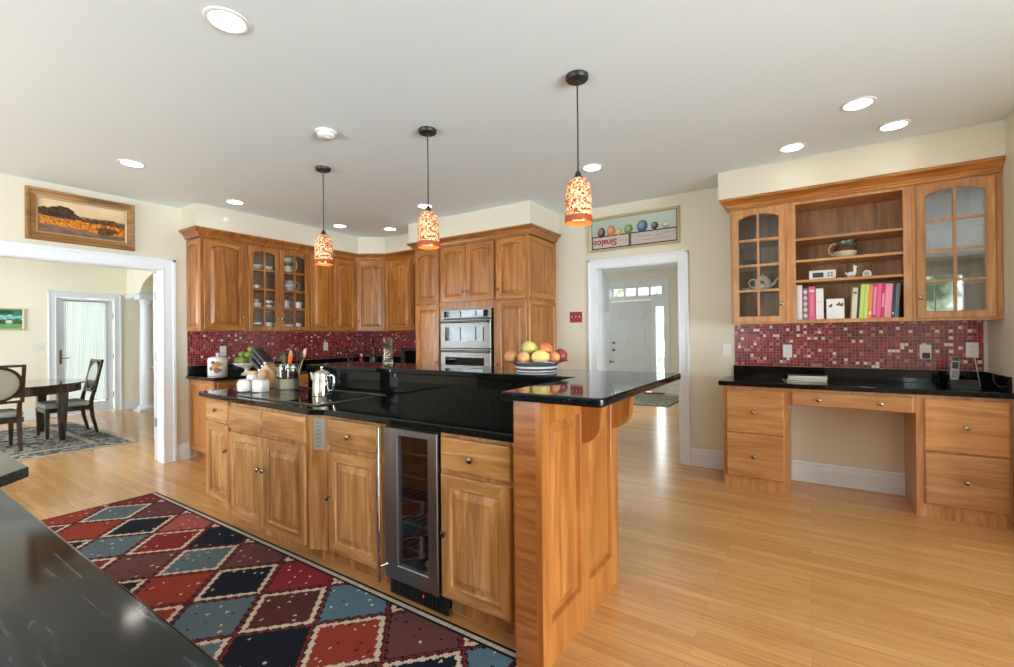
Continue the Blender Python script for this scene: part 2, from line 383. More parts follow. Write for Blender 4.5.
def grid_paint(name, w, h, nx, ny, fn, m, parent=None, plane='XZ', thick=0.0):
    """flat cloth / canvas of nx*ny cells, colour fn(u metres, v metres) -> linear rgba"""
    me = bpy.data.meshes.new(name); V = []; Fc = []
    for j in range(ny+1):
        for i in range(nx+1):
            a, b = w*i/nx, h*j/ny
            V.append((a, 0, b) if plane == 'XZ' else (a, b, thick))
    for j in range(ny):
        for i in range(nx):
            k = j*(nx+1)+i; Fc.append((k, k+1, k+nx+2, k+nx+1))
    ncell = len(Fc)
    if thick:   # skirt and underside
        k = len(V); V += [(0, 0, 0), (w, 0, 0), (w, h, 0), (0, h, 0)]
        c = [0, nx, (ny+1)*(nx+1)-1, ny*(nx+1)]
        Fc += [(k+3, k+2, k+1, k)]
        for q in range(4): Fc.append((k+q, k+(q+1) % 4, c[(q+1) % 4], c[q]))
    me.from_pydata(V, [], Fc)
    ca = me.color_attributes.new('Col', 'FLOAT_COLOR', 'CORNER')
    cols = []
    for j in range(ny):
        for i in range(nx):
            c = fn(w*(i+.5)/nx, h*(j+.5)/ny); cols += list(c)*4
    edge = fn(.002, .002)
    for p in list(me.polygons)[ncell:]: cols += list(edge)*p.loop_total
    ca.data.foreach_set('color', cols)
    me.materials.append(m)
    o = bpy.data.objects.new(name, me); COL.objects.link(o)
    if parent: o.parent = parent
    return o
def mixc(a, b, t): t = max(0, min(1, t)); return tuple(a[i]*(1-t)+b[i]*t for i in range(3)) + (1,)

# ---------------------------------------------------------------- cabinet joinery
def outline(x0, x1, z0, z1, inset, arch, n=13):
    xl, xr, zb, zt = x0+inset, x1-inset, z0+inset, z1-inset
    pts = [(xl, zb), (xr, zb)]; h = (xr-xl)/2; xc = (xl+xr)/2
    for i in range(n):
        x = xr + (xl-xr)*i/(n-1); pts.append((x, zt - arch*((x-xc)/h)**2))
    return pts
def lp(pts, y): return [(x, y, z) for x, z in pts]
def raised_door(x0, x1, z0, z1, yf=-.022, t=.018, stile=.055, arch=0):
    mb = MB(); o = lambda i, a=0: outline(x0, x1, z0, z1, i, a)
    mb.loops([lp(o(0), yf+t), lp(o(0), yf+.004), lp(o(.004), yf), lp(o(stile, arch), yf), lp(o(stile+.003, arch), yf+.003), lp(o(stile+.006, arch), yf+min(.013, t-.002)),
              lp(o(stile+.011, arch), yf+min(.013, t-.002)), lp(o(stile+.042, arch), yf+.002), lp(o(stile+.043, arch), yf+.001)])
    for f in mb.bm.faces:   # rails carry horizontal grain
        c = f.calc_center_median(); n_ = f.normal
        if abs(c.y-yf) < .0015 and (c.z < z0+stile*.8 or (c.z > z1-stile*.7-arch*.7 and x0+stile*.9 < c.x < x1-stile*.9)) and x0+stile*.6 < c.x < x1-stile*.6: f.material_index = 1
    mb.extra = [W_X]
    return mb
def slab_drawer(x0, x1, z0, z1, yf=-.022, t=.018):
    mb = MB(); o = lambda i: outline(x0, x1, z0, z1, i, 0, 2)
    mb.loops([lp(o(0), yf+t), lp(o(0), yf+.006), lp(o(.003), yf+.002), lp(o(.008), yf)])
    return mb
def glass_frame(x0, x1, z0, z1, yf=-.022, t=.018, stile=.052, arch=.05, rows=4):
    mb = MB(); o = lambda i, a=0: outline(x0, x1, z0, z1, i, a)
    loops = [lp(o(stile, arch), yf+t), lp(o(0), yf+t), lp(o(0), yf+.004), lp(o(.004), yf), lp(o(stile-.006, arch), yf), lp(o(stile, arch), yf+.005), lp(o(stile, arch), yf+t)]
    mb.loops(loops, False, False)
    bmesh.ops.remove_doubles(mb.bm, verts=mb.bm.verts, dist=1e-5)
    xc = (x0+x1)/2; zb, zt = z0+stile, z1-stile
    mb.box(xc-.009, xc+.009, yf+.002, yf+t-.004, zb-.002, zt+.004)
    for k in range(1, rows):
        z = zb + (zt-zb)*k/rows
        mb.box(x0+stile-.002, xc-.0085, yf+.003, yf+t-.005, z-.009, z+.009); mb.box(xc+.0085, x1-stile+.002, yf+.003, yf+t-.005, z-.009, z+.009)
    return mb
YM = Matrix(((1, 0, 0), (0, 0, -1), (0, 1, 0)))
def knob(parent, x, z, y=-.02, m=KNOBM, r=.016, name='knob'):
    mb = MB(); mb.lathe([(.006, -.003), (.0055, .010), (.010, .014), (r, .019), (r*.93, .025), (r*.5, .029), (.001, .030)], (x, y, z), 14, YM)
    return mb.build(name, m, parent, True)
def add_front(root, spec):
    k = spec[0]
    if k == 'door':
        _, x0, x1, z0, z1, arch, kn = spec[:7]
        d = raised_door(x0, x1, z0, z1, arch=arch, stile=spec[7] if len(spec) > 7 else .055).build('door', W_Z, root)
        if kn: knob(d, *kn)
    elif k == 'drawer':
        _, x0, x1, z0, z1, kns = spec
        d = slab_drawer(x0, x1, z0, z1).build('drawer', W_X, root)
        for kn in kns: knob(d, *kn)
    elif k == 'glass':
        _, x0, x1, z0, z1, arch, kn = spec[:7]
        d = glass_frame(x0, x1, z0, z1, arch=arch).build('door', W_Z, root)
        pts = outline(x0, x1, z0, z1, .048, arch)
        MB().prism(pts, -.013, -.009, axis='Y').build('glass_pane', spec[7] if len(spec) > 7 else GLASS, d)
        if kn: knob(d, *kn)
def solid_carcass(w, d, z0, z1, toe=0, toe_in=.07):
    if toe: return MB().prism([(toe_in, z0), (d, z0), (d, z1), (0, z1), (0, z0+toe), (toe_in, z0+toe)], 0, w, axis='X')
    return MB().box(0, w, 0, d, z0, z1)
def hollow_carcass(w, d, z0, z1, openings, t=.018):
    """box with a face frame that leaves the given openings (x0,x1,z0,z1) free; inner back gets its own part"""
    mb = MB()
    mb.box(0, t, .018, d, z0, z1); mb.box(w-t, w, .018, d, z0, z1)
    mb.box(t, w-t, .018, d, z0, z0+t); mb.box(t, w-t, .018, d, z1-t, z1)
    xs = sorted({0, w} | {o[0] for o in openings} | {o[1] for o in openings}); za, zb = openings[0][2], openings[0][3]
    mb.box(0, w, 0, .018, z0, za); mb.box(0, w, 0, .018, zb, z1)
    edges = [0] + [v for o in openings for v in (o[0], o[1])] + [w]
    for a, b in zip(edges[::2], edges[1::2]): mb.box(a, b, 0, .018, za, zb)
    return mb
def cabinet(name, label, loc, rz, w, d, z0, z1, fronts, toe=0, group=None, cat='cabinet', toe_in=.07):
    r = thing(name, label, cat, loc, rz, group)
    solid_carcass(w, d, z0, z1, toe, toe_in).build('carcass', W_Z, r)
    for f in fronts: add_front(r, f)
    return r
def crown_profile():  # (outward, z) from the cabinet face upward
    return [(0, 0), (.012, 0), (.016, .012), (.022, .018), (.026, .034), (.046, .056), (.066, .068), (.074, .074), (.074, .090), (0, .090)]
def crown_run(path, z, out_side, parent=None, name='crown_moulding', m=W_X):
    """sweep crown along a 2-D open path; out_side=+1: outward normal to the right of travel"""
    mb = MB(); P = [Vector(p) for p in path]; ls = []
    for i, p in enumerate(P):
        ds = []
        if i > 0: ds.append((P[i]-P[i-1]).normalized())
        if i < len(P)-1: ds.append((P[i+1]-P[i]).normalized())
        ns = [Vector((d.y, -d.x))*out_side for d in ds]
        if len(ns) == 2:
            b = (ns[0]+ns[1]).normalized(); k = 1/max(.3, b.dot(ns[0])); off = b*k
        else: off = ns[0]
        ls.append([(p.x+off.x*a, p.y+off.y*a, z+b_) for a, b_ in crown_profile()])
    mb.loops(ls)
    return mb.build(name, m, parent)

# ================================================================ the setting
XL, YB, XR, YR, CE = -5.72, 4.842, 1.12, -3.6, 2.745
XE, YE = 4.2, 4.1   # the breakfast end of the room, right of the desk wall
WT = .13
FX, FY = -10.75, 10.3
struct(MB().box(-11.0, 4.6, -3.9, 10.6, -.06, 0).build('floor', FLOOR), 'oak strip floor running through all the rooms', 'floor')
struct(MB().box(XL-WT, XE+WT, YR-WT, YB+WT, CE, CE+.1).build('ceiling', CEIL), 'flat white kitchen ceiling', 'ceiling')
struct(MB().box(FX-.1, XL-WT, -2.7, 6.2, CE, CE+.1).build('ceiling_dining', CEIL), 'white ceiling of the dining room', 'ceiling')
struct(MB().box(-4.3, -.7, YB+WT, FY+.1, CE, CE+.1).build('ceiling_foyer', CEIL), 'white ceiling of the entrance hall', 'ceiling')
# kitchen walls
OY0, OY1, OZ = .44, 2.036, 2.062
mb = MB(); mb.box(XL-WT, XL, YR, OY0, 0, CE).box(XL-WT, XL, OY1, YB, 0, CE).box(XL-WT, XL, OY0, OY1, OZ, CE)
struct(mb.build('wall_left', WALL), 'cream kitchen wall holding the landscape painting', 'wall')
DX0, DX1, DZ = -1.99, -1.09, 2.068
mb = MB(); mb.box(XL-WT, DX0, YB, YB+WT, 0, CE).box(DX1, XR+WT, YB, YB+WT, 0, CE).box(DX0, DX1, YB, YB+WT, DZ, CE)
struct(mb.build('wall_back', WALL), 'cream kitchen wall with the fruit painting above the doorway', 'wall')
def wall_x_with(x0, x1, ya, yb, z1, ops):   # wall along Y with openings (y0,y1,z0,z1)
    mb = MB(); y = ya
    for o in sorted(ops):
        mb.box(x0, x1, y, o[0], 0, z1); mb.box(x0, x1, o[0], o[1], 0, o[2]); mb.box(x0, x1, o[0], o[1], o[3], z1); y = o[1]
    return mb.box(x0, x1, y, yb, 0, z1)
def wall_y_with(y0, y1, xa, xb, z1, ops):
    mb = MB(); x = xa
    for o in sorted(ops):
        mb.box(x, o[0], y0, y1, 0, z1); mb.box(o[0], o[1], y0, y1, 0, o[2]); mb.box(o[0], o[1], y0, y1, o[3], z1); x = o[1]
    return mb.box(x, xb, y0, y1, 0, z1)
RW = (-2.4, 2.2, .3, 2.3)
struct(MB().box(XR, XR+WT, YE, YB, 0, CE).build('wall_right', WALL), 'cream wall at the end of the desk', 'wall')
struct(MB().box(XR+WT, XE+WT, YE, YE+WT, 0, CE).build('wall_breakfast_back', WALL), 'cream wall turning away right of the desk', 'wall')
struct(wall_x_with(XE, XE+WT, YR, YE, CE, [RW]).build('wall_breakfast_right', WALL), 'cream window wall at the far right of the room', 'wall')
REARW = [(-4.85, -1.95, .5, 2.3), (1.7, 2.63, .5, 2.5)]
struct(wall_y_with(YR-WT, YR, XL-WT, XE+WT, CE, REARW).build('wall_rear', WALL), 'cream wall with windows behind the photographer', 'wall')
def window(n, axis, pos, a0, a1, z0, z1, cols, rows, label, depth=.13):
    """white window unit set in an opening; axis 'X': the wall lies at x=pos, spans y a0..a1"""
    r = thing('window_%d' % n, label, 'window', (0, 0, 0), 0, None, 'structure')
    f = MB(); w = .05; lo, hi = pos, pos+depth
    def bx(mb, p0, p1, q0, q1, za, zb):
        if axis == 'X': mb.box(p0, p1, q0, q1, za, zb)
        else: mb.box(q0, q1, p0, p1, za, zb)
    bx(f, lo, hi, a0, a0+w, z0, z1); bx(f, lo, hi, a1-w, a1, z0, z1); bx(f, lo, hi, a0+w, a1-w, z0, z0+w); bx(f, lo, hi, a0+w, a1-w, z1-w, z1)
    mid = (lo+hi)/2
    for k in range(1, cols):
        a = a0+(a1-a0)*k/cols; bx(f, mid-.015, mid+.015, a-.012, a+.012, z0+w, z1-w)
    for k in range(1, rows):
        z = z0+(z1-z0)*k/rows; bx(f, mid-.014, mid+.014, a0+w, a1-w, z-.012, z+.012)
    f.build('window_frame', TRIM, r)
    g = MB(); bx(g, mid-.002, mid+.002, a0+w*.5, a1-w*.5, z0+w*.5, z1-w*.5); g.build('glass_pane', GLASS, r)
    return r
window(1, 'X', XE, RW[0], RW[1], RW[2], RW[3], 6, 3, 'wide white window at the far right, out of frame')
window(2, 'Y', YR-WT, REARW[0][0], REARW[0][1], .5, 2.3, 4, 3, 'wide white window behind the photographer')
window(3, 'Y', YR-WT, REARW[1][0], REARW[1][1], .5, 2.5, 2, 1, 'narrower white window behind the photographer')
mb = MB(); mb.box(REARW[1][1], REARW[1][1]+.17, YR, YR+.02, .4, 2.62, .004).box(REARW[1][0]-.12, REARW[1][0], YR, YR+.02, .4, 2.62, .004).box(REARW[1][0], REARW[1][1], YR, YR+.02, 2.5, 2.62, .004)
struct(mb.build('trim_6', TRIM), 'white casing of the narrow rear window', 'trim')
# soffits above the wall cabinets
mb = MB(); mb.prism([(XL, 2.20), (-5.335, 2.20), (-5.335, 4.25), (-5.06, 4.51), (-4.235, 4.51), (-4.235, 4.155), (-2.44, 4.155), (-2.44, YB), (XL, YB)], 2.50, CE)
struct(mb.build('wall_soffit_left', WALL), 'cream soffit above the kitchen cabinets', 'wall')
struct(MB().box(-.657, XR, 4.42, YB, 2.505, CE).build('wall_soffit_back', WALL), 'cream soffit above the desk cabinets', 'wall')
# casings and baseboards
def casing_profile_box(mb, axis, pos, out, a0, a1, z0, z1):
    d0, d1 = sorted((pos, pos+out)); e0, e1 = sorted((pos, pos+out*1.5))
    if axis == 'X': mb.box(d0, d1, a0, a1, z0, z1, .004)
    else: mb.box(a0, a1, d0, d1, z0, z1, .004)
def casing(axis, pos, out, a0, a1, zt, w, floor=0):
    mb = MB()
    casing_profile_box(mb, axis, pos, out, a0-w, a0, floor, zt+w); casing_profile_box(mb, axis, pos, out, a1, a1+w, floor, zt+w); casing_profile_box(mb, axis, pos, out, a0, a1, zt, zt+w)
    o2 = out*1.6; b = w*.24
    casing_profile_box(mb, axis, pos, o2, a0-w-.002, a0-w+b, floor, zt+w+.002); casing_profile_box(mb, axis, pos, o2, a1+w-b, a1+w+.002, floor, zt+w+.002); casing_profile_box(mb, axis, pos, o2, a0-w-.002, a1+w+.002, zt+w-b, zt+w+.002)
    o3 = out*1.25; b = w*.14
    casing_profile_box(mb, axis, pos, o3, a0-b, a0+.002, floor, zt+b); casing_profile_box(mb, axis, pos, o3, a1-.002, a1+b, floor, zt+b); casing_profile_box(mb, axis, pos, o3, a0, a1, zt-.002, zt+b)
    return mb
def jamb(mb, axis, p0, p1, a0, a1, zt, t=.018):
    if axis == 'X': mb.box(p0, p1, a0, a0+t, 0, zt).box(p0, p1, a1-t, a1, 0, zt).box(p0, p1, a0+t, a1-t, zt-t, zt)
    else: mb.box(a0, a0+t, p0, p1, 0, zt).box(a1-t, a1, p0, p1, 0, zt).box(a0+t, a1-t, p0, p1, zt-t, zt)
mb = casing('X', XL, .016, OY0+.012, OY1-.012, OZ-.012, .118); jamb(mb, 'X', XL-WT, XL, OY0, OY1, OZ)
struct(mb.build('trim_1', TRIM), 'white casing around the dining room opening', 'trim')
mb = casing('Y', YB, -.016, DX0+.01, DX1-.01, DZ-.01, .100); jamb(mb, 'Y', YB, YB+WT, DX0, DX1, DZ)
struct(mb.build('trim_2', TRIM), 'white casing around the hall doorway', 'trim')
def baseboard(name, axis, pos, out, a0, a1, label, h=.175):
    pts = [(0, 0), (.016, 0), (.016, h-.045), (.012, h-.03), (.012, h-.012), (.006, h), (0, h)]
    mb = MB()
    if axis == 'X': mb.loops([[(pos+out*a, y, b) for a, b in pts] for y in (a0, a1)])
    else: mb.loops([[(x, pos+out*a, b) for a, b in pts] for x in (a0, a1)])
    return struct(mb.build(name, TRIM), label, 'baseboard')
baseboard('baseboard_left', 'X', XL, 1, OY1+.11, 2.275, 'short white baseboard beside the dining room opening')
baseboard('baseboard_back', 'Y', YB, -1, DX1+.09, -.62, 'white baseboard between hall doorway and desk')
baseboard('baseboard_desk', 'Y', YB, -1, -.17, .68, 'white baseboard under the desk kneehole')
baseboard('baseboard_oven', 'Y', YB, -1, -2.5, DX0-.09, 'white baseboard between oven cabinet and hall doorway')

# ---- dining room shell
FD = (2.265, 3.05, 2.055)   # french door opening
struct(wall_x_with(FX-.12, FX, -2.7, 6.2, CE, [(FD[0], FD[1], 0, FD[2])]).build('wall_dining_far', WALLD), 'pale yellow far wall of the dining room', 'wall')
struct(wall_y_with(-2.7, -2.58, FX, XL-WT, CE, [(-9.6, -7.2, .6, 2.2)]).build('wall_dining_side', WALLD), 'pale yellow window wall of the dining room', 'wall')
struct(MB().box(FX, XL-WT, 6.08, 6.2, 0, CE).build('wall_dining_end', WALLD), 'pale yellow wall beyond the arch', 'wall')
struct(MB().box(XL-WT-.012, XL-WT, -2.58, OY0, 0, CE).box(XL-WT-.012, XL-WT, OY1, 6.08, 0, CE).box(XL-WT-.012, XL-WT, OY0, OY1, OZ, CE).build('wall_dining_near', WALLD), 'pale yellow dining room side of the kitchen wall', 'wall')
window(4, 'Y', -2.7, -9.6, -7.2, .6, 2.2, 4, 3, 'white dining room window, out of frame')
mb = casing('X', FX, .016, FD[0], FD[1], FD[2], .10); struct(mb.build('trim_3', TRIM), 'white casing around the curtained french door', 'trim')
baseboard('baseboard_dining', 'X', FX, 1, FD[1]+.10, 6.0, 'white baseboard between french door and column', .16)
baseboard('baseboard_dining_left', 'X', FX, 1, -2.5, FD[0]-.10, 'white baseboard left of the french door', .16)
# arch wall on its impost
AC, AW, AH, ZS = -8.5, 1.6, .42, 2.15
pts = [(FX, ZS), (AC-AW, ZS)] + [(AC - AW*math.cos(t*math.pi/20), ZS + AH*math.sin(t*math.pi/20)) for t in range(1, 20)] + [(AC+AW, ZS), (XL-WT-.012, ZS), (XL-WT-.012, CE), (FX, CE)]
struct(MB().prism(pts, 3.24, 3.46, axis='Y').build('wall_arch', WALLD), 'pale yellow wall with an arch springing from the column', 'wall')
mb = MB(); mb.box(FX, -10.05, 3.22, 3.48, 2.075, 2.15).box(FX, -10.02, 3.19, 3.51, 2.125, 2.15, .006)
mb.box(AC+AW-.03, XL-WT-.013, 3.22, 3.48, 2.075, 2.15)
struct(mb.build('trim_4', TRIM), 'white impost moulding under the dining room arch', 'trim')
col_o = thing('column', 'round white tapered column at the dining room arch', 'column', (-10.16, 3.35, 0))
MB().lathe([(.105, .12), (.108, .3), (.108, .7), (.102, 1.3), (.09, 1.95), (.09, 1.97)], n=28).build('shaft', TRIM, col_o, True)
MB().lathe([(.09, 1.965), (.105, 1.975), (.105, 1.99), (.095, 2.0), (.1, 2.02), (.13, 2.045)], n=28).box(-.14, .14, -.14, .14, 2.04, 2.075).build('capital', TRIM, col_o, False)
MB().lathe([(.14, .04), (.15, .06), (.14, .09), (.118, .1), (.122, .115), (.105, .13)], n=28).box(-.155, .155, -.155, .155, 0, .045).build('base', TRIM, col_o, False)
# french door with curtain
d4 = thing('door_4', 'white glazed door with sheer curtain in the dining room', 'door', (FX-.06, FD[0]+.01, 0), 0, None, 'structure')
w_ = FD[1]-FD[0]-.02
mb = MB(); mb.box(-.022, .022, 0, .115, .012, 2.045).box(-.022, .022, w_-.115, w_, .012, 2.045).box(-.022, .022, .115, w_-.115, .012, .2).box(-.022, .022, .115, w_-.115, 1.99, 2.045)
mb.build('door_frame', DOORP, d4)
MB().box(-.003, .003, .11, w_-.11, .19, 2.0).build('glass_pane', GLASS, d4)
cl = []
for z in (.215, 2.0):
    cl.append([(.032 + .004*math.sin(i*1.35), .1+(w_-.2)*i/90, z) for i in range(91)] + [(.030 + .004*math.sin(i*1.35), .1+(w_-.2)*i/90, z) for i in range(90, -1, -1)])
MB().loops(cl).build('curtain', CURTAIN, d4)
for z in (.222, 2.0): MB().tube([(.034, .075, z), (.034, w_-.075, z)], .006).build('curtain_rod', BLACKM, d4)
MB().box(.022, .028, .035, .07, .9, 1.14, .002).build('escutcheon', BRASS, d4)
MB().tube([(.026, .052, 1.0), (.065, .052, 1.0), (.07, .07, 1.0), (.07, .16, 1.0)], .008).build('lever_handle', BRASS, d4)
for z in (.3, 1.0, 1.75): MB().tube([(.024, w_+.004, z-.05), (.024, w_+.004, z+.05)], .007).build('hinge', STEELD, d4)
# white panel door swung into the dining room, nearly edge-on
d3 = thing('door_3', 'white panel door swung open beside the dining room opening', 'door', (XL-WT-.03, OY1-.012, 0), 0, None, 'structure')
d3.rotation_euler = (0, 0, math.atan2(.3505, -.9365))
mb = MB(); Wd = .78
mb.box(0, Wd, -.02, .02, .01, 2.03, .002)
mb.build('door_panel', DOORP, d3)
mb = MB()
for xa, xb in ((.11, .345), (.435, .67)):
    for za, zb in ((.22, .8), (.95, 1.5), (1.62, 1.9)):
        for sgn in (-1, 1): mb.box(xa, xb, min(sgn*.019, sgn*.026), max(sgn*.019, sgn*.026), za, zb, .004)
mb.build('raised_panels', DOORP, d3)
mb = MB()
for sgn in (-1, 1): mb.tube([(Wd-.07, sgn*.02, .97), (Wd-.07, sgn*.06, .97), (Wd-.075, sgn*.07, .97), (Wd-.17, sgn*.072, .97)], .009); mb.lathe([(.028, 0), (.028, .008), (.02, .012)], (Wd-.07, sgn*.02, .97), 16, Matrix(((1, 0, 0), (0, 0, sgn), (0, -sgn, 0))))
mb.build('lever_handle', CHROME, d3, True)
for z in (.42, 1.13, 1.78): MB().box(-.008, .012, -.0225, -.0195, z-.045, z+.045).box(-.006, .0, -.03, .02, z-.045, z+.045).build('hinge', STEELD, d3)

# ---- entrance hall shell
struct(MB().box(-4.3, -4.18, YB+WT, FY, 0, CE).build('wall_foyer_left', WALLF), 'pale wall at the left of the entrance hall', 'wall')
struct(wall_x_with(-.88, -.76, YB+WT, FY, CE, [(6.8, 8.4, .7, 2.5)]).build('wall_foyer_right', WALLF), 'pale wall at the right of the entrance hall', 'wall')
ED = (-3.88, -2.94, 2.09); SL = (-2.835, -2.655, .24, 1.925); TR = (-3.83, -2.68, 2.20, 2.37)
mb = MB(); Y0, Y1 = FY, FY+.14
mb.box(-4.3, ED[0]-.02, Y0, Y1, 0, CE).box(-2.60, -.76, Y0, Y1, 0, CE).box(ED[0]-.02, -2.60, Y0, Y1, 2.44, CE)
struct(mb.build('wall_foyer_far', WALLF), 'pale wall around the front door', 'wall')
window(5, 'X', -.88, 6.8, 8.4, .7, 2.5, 2, 3, 'white entrance hall window, out of frame')
d1 = thing('door_1', 'white six panel front door at the end of the hall', 'door', (ED[0], FY+.03, 0), 0, None, 'structure')
wd = ED[1]-ED[0]
MB().box(.004, wd-.004, 0, .045, .02, ED[2]-.006, .002).build('door_slab', DOORP, d1)
mb = MB()
for xa, xb in ((.13, .42), (.52, .81)):
    for za, zb in ((.22, .78), (.92, 1.55), (1.67, 1.92)):
        o = lambda i: outline(xa, xb, za, zb, i, 0, 2)
        mb.loops([lp(o(0), .001), lp(o(.004), -.006), lp(o(.018), -.006), lp(o(.024), .0005), lp(o(.05), -.004)])
mb.build('raised_panels', DOORP, d1)
MB().lathe([(.03, 0), (.03, .01), (.012, .014), (.012, .04), (.028, .055), (.024, .07), (.001, .074)], (.065, 0, .95), 16, YM).build('door_knob', PEWTER, d1, True)
MB().lathe([(.03, 0), (.03, .012), (.02, .02), (.001, .022)], (.065, 0, 1.12), 16, YM).build('deadbolt', PEWTER, d1, True)
for z in (.35, 1.05, 1.8): MB().tube([(wd-.004, -.006, z-.05), (wd-.004, -.006, z+.05)], .008).build('hinge', BLACKM, d1)
mb = MB()   # frame of door, sidelight and transom, with mullions
mb.box(ED[0]-.10, ED[0], FY-.02, FY+.14, 0, 2.55).box(ED[1], SL[0], FY-.012, FY+.14, 0, 2.18).box(SL[1], -2.54, FY-.02, FY+.14, 0, 2.55)
mb.box(ED[0], ED[1], FY-.012, FY+.14, ED[2], 2.20).box(SL[0], SL[1], FY-.012, FY+.14, SL[3], 2.20).box(SL[0], SL[1], FY-.006, FY+.14, 0, SL[2])
mb.box(ED[0], SL[1], FY-.02, FY+.14, 2.37, 2.55).box(ED[1]-.0, SL[0], FY-.012, FY+.14, 2.17, 2.20)
struct(mb.build('trim_5', TRIM), 'white frame around front door, sidelight and transom', 'trim')
w6 = thing('window_6', 'transom window of four panes above the front door', 'window', (0, 0, 0), 0, None, 'structure')
mb = MB()
for k in range(5):
    x = TR[0]+(TR[1]-TR[0])*k/4; mb.box(x-.03, x+.03, FY+.01, FY+.06, TR[2]-.002, TR[3]+.002)
mb.build('window_frame', TRIM, w6); MB().box(TR[0]-.05, TR[1]+.03, FY+.07, FY+.076, TR[2], TR[3]).build('glass_pane', GLASS, w6)
w7 = thing('window_7', 'tall narrow sidelight window right of the front door', 'window', (0, 0, 0), 0, None, 'structure')
mb = MB()
for k in range(1, 5):
    z = SL[2]+(SL[3]-SL[2])*k/5; mb.box(SL[0], SL[1], FY+.03, FY+.05, z-.008, z+.008)
mb.build('window_frame', TRIM, w7); MB().box(SL[0], SL[1], FY+.06, FY+.066, SL[2], SL[3]).build('glass_pane', GLASS, w7)
baseboard('baseboard_foyer', 'Y', FY, -1, -2.54, -.9, 'white baseboard right of the front door', .15)
# panel door ajar at the left of the hall doorway
d2 = thing('door_2', 'white panel door standing open at the left of the hall', 'door', (DX0-.035, YB+WT+.03, 0), 0, None, 'structure')
d2.rotation_euler = (0, 0, math.atan2(.82, -.20))
Wd = .86
MB().box(0, Wd, -.02, .02, .01, 2.05, .002).build('door_slab', DOORP, d2)
mb = MB()
for xa, xb in ((.12, .38), (.48, .74)):
    for za, zb in ((.22, .8), (.95, 1.5), (1.62, 1.92)):
        for sgn in (-1, 1): mb.box(xa, xb, min(sgn*.019, sgn*.026), max(sgn*.019, sgn*.026), za, zb, .004)
mb.build('raised_panels', DOORP, d2)
mb = MB()
for sgn in (-1, 1): mb.tube([(Wd-.07, sgn*.02, .96), (Wd-.07, sgn*.06, .96), (Wd-.075, sgn*.07, .96), (Wd-.16, sgn*.072, .96)], .009); mb.lathe([(.028, 0), (.028, .008), (.02, .012)], (Wd-.07, sgn*.02, .96), 16, Matrix(((1, 0, 0), (0, 0, sgn), (0, -sgn, 0))))
mb.build('lever_handle', PEWTER, d2, True)

# ================================================================ kitchen cabinetry along the left and back walls
ZU0, ZU1 = 1.40, 2.41
XU = -5.40
def side_panel(root, x, y0, y1, panels, facing, m=W_Z):
    """raised panels on a cabinet's end: facing +1 = local +x, -1 = local -x"""
    mb = MB(); mb.extra = [W_X]
    for za, zb, arch in panels:
        if facing > 0: t = raised_door(y0, y1, za, zb, yf=-.012, t=.012, stile=.05, arch=arch)
        else: t = raised_door(-y1, -y0, za, zb, yf=-.012, t=.012, stile=.05, arch=arch)
        me = bpy.data.meshes.new('tmp'); t.bm.to_mesh(me); t.bm.free(); mb.bm.from_mesh(me); bpy.data.meshes.remove(me)
    o = mb.build('side_panel', m, root)
    o.location = (x, 0, 0); o.rotation_euler = (0, 0, R(90*facing))
    return o
G = 'wall cabinets over the left counter'
u1 = cabinet('wall_cabinet', 'single door cherry wall cabinet nearest the dining room', (XU, 2.262, 0), 90, .468, .315, ZU0, ZU1,
             [('door', .023, .448, ZU0+.006, 2.392, .035, (.418, ZU0+.15))], group=G)
side_panel(u1, 0, 0, .315, [(ZU0, 2.40, .03)], -1)
u2 = thing('wall_cabinet', 'cherry wall cabinet with two glazed doors showing mugs', 'cabinet', (XU, 2.732, 0), 90, G)
hollow_carcass(.798, .315, ZU0, ZU1, [(.03, .768, ZU0+.03, 2.385)]).build('carcass', W_Z, u2)
MB().box(.019, .779, .30, .313, ZU0+.019, ZU1-.019).build('back_panel', IN_Z, u2)
SHELF_A = (1.675, 1.90, 2.145)
for z in SHELF_A: MB().box(.019, .779, .02, .30, z-.018, z).build('shelf', W_X, u2)
for f in (('glass', .022, .388, ZU0+.006, 2.392, .026, (.365, ZU0+.15)), ('glass', .392, .776, ZU0+.006, 2.392, .026, (.415, ZU0+.15))): add_front(u2, f)
u3 = cabinet('wall_cabinet', 'double door cherry wall cabinet beside the corner cabinet', (XU, 3.532, 0), 90, .716, .315, ZU0, ZU1,
             [('door', .006, .357, ZU0+.006, 2.392, .035, (.335, ZU0+.15)), ('door', .361, .712, ZU0+.006, 2.392, .035, (.385, ZU0+.15))], group=G)
# diagonal corner cabinet
A, B = Vector((XU, 4.25)), Vector((-5.045, 4.53)); dv = (B-A); Wc = dv.length; ang = math.atan2(dv.y, dv.x)
u4 = thing('corner_wall_cabinet', 'diagonal single door cherry cabinet in the kitchen corner', 'cabinet', (A.x, A.y, 0), math.degrees(ang), G)
inv = lambda p: ((Vector(p)-A).dot(dv.normalized()), (Vector(p)-A).dot(Vector((-dv.y, dv.x)).normalized()))
MB().prism([inv(p) for p in ((XU, 4.25), (-5.045, 4.53), (-5.045, YB-.003), (XL+.003, YB-.003), (XL+.003, 4.25))], ZU0, ZU1).build('carcass', W_Z, u4)
add_front(u4, ('door', .03, Wc-.03, ZU0+.006, 2.392, .03, (.06, ZU0+.14)))
u5 = cabinet('wall_cabinet', 'double door cherry wall cabinet between corner and oven cabinet', (-5.045, 4.53, 0), 0, .86, .308, ZU0, ZU1,
             [('door', .06, .48, ZU0+.006, 2.392, .035, (.45, ZU0+.14)), ('door', .484, .85, ZU0+.006, 2.392, .035, (.515, ZU0+.14))], group=G)
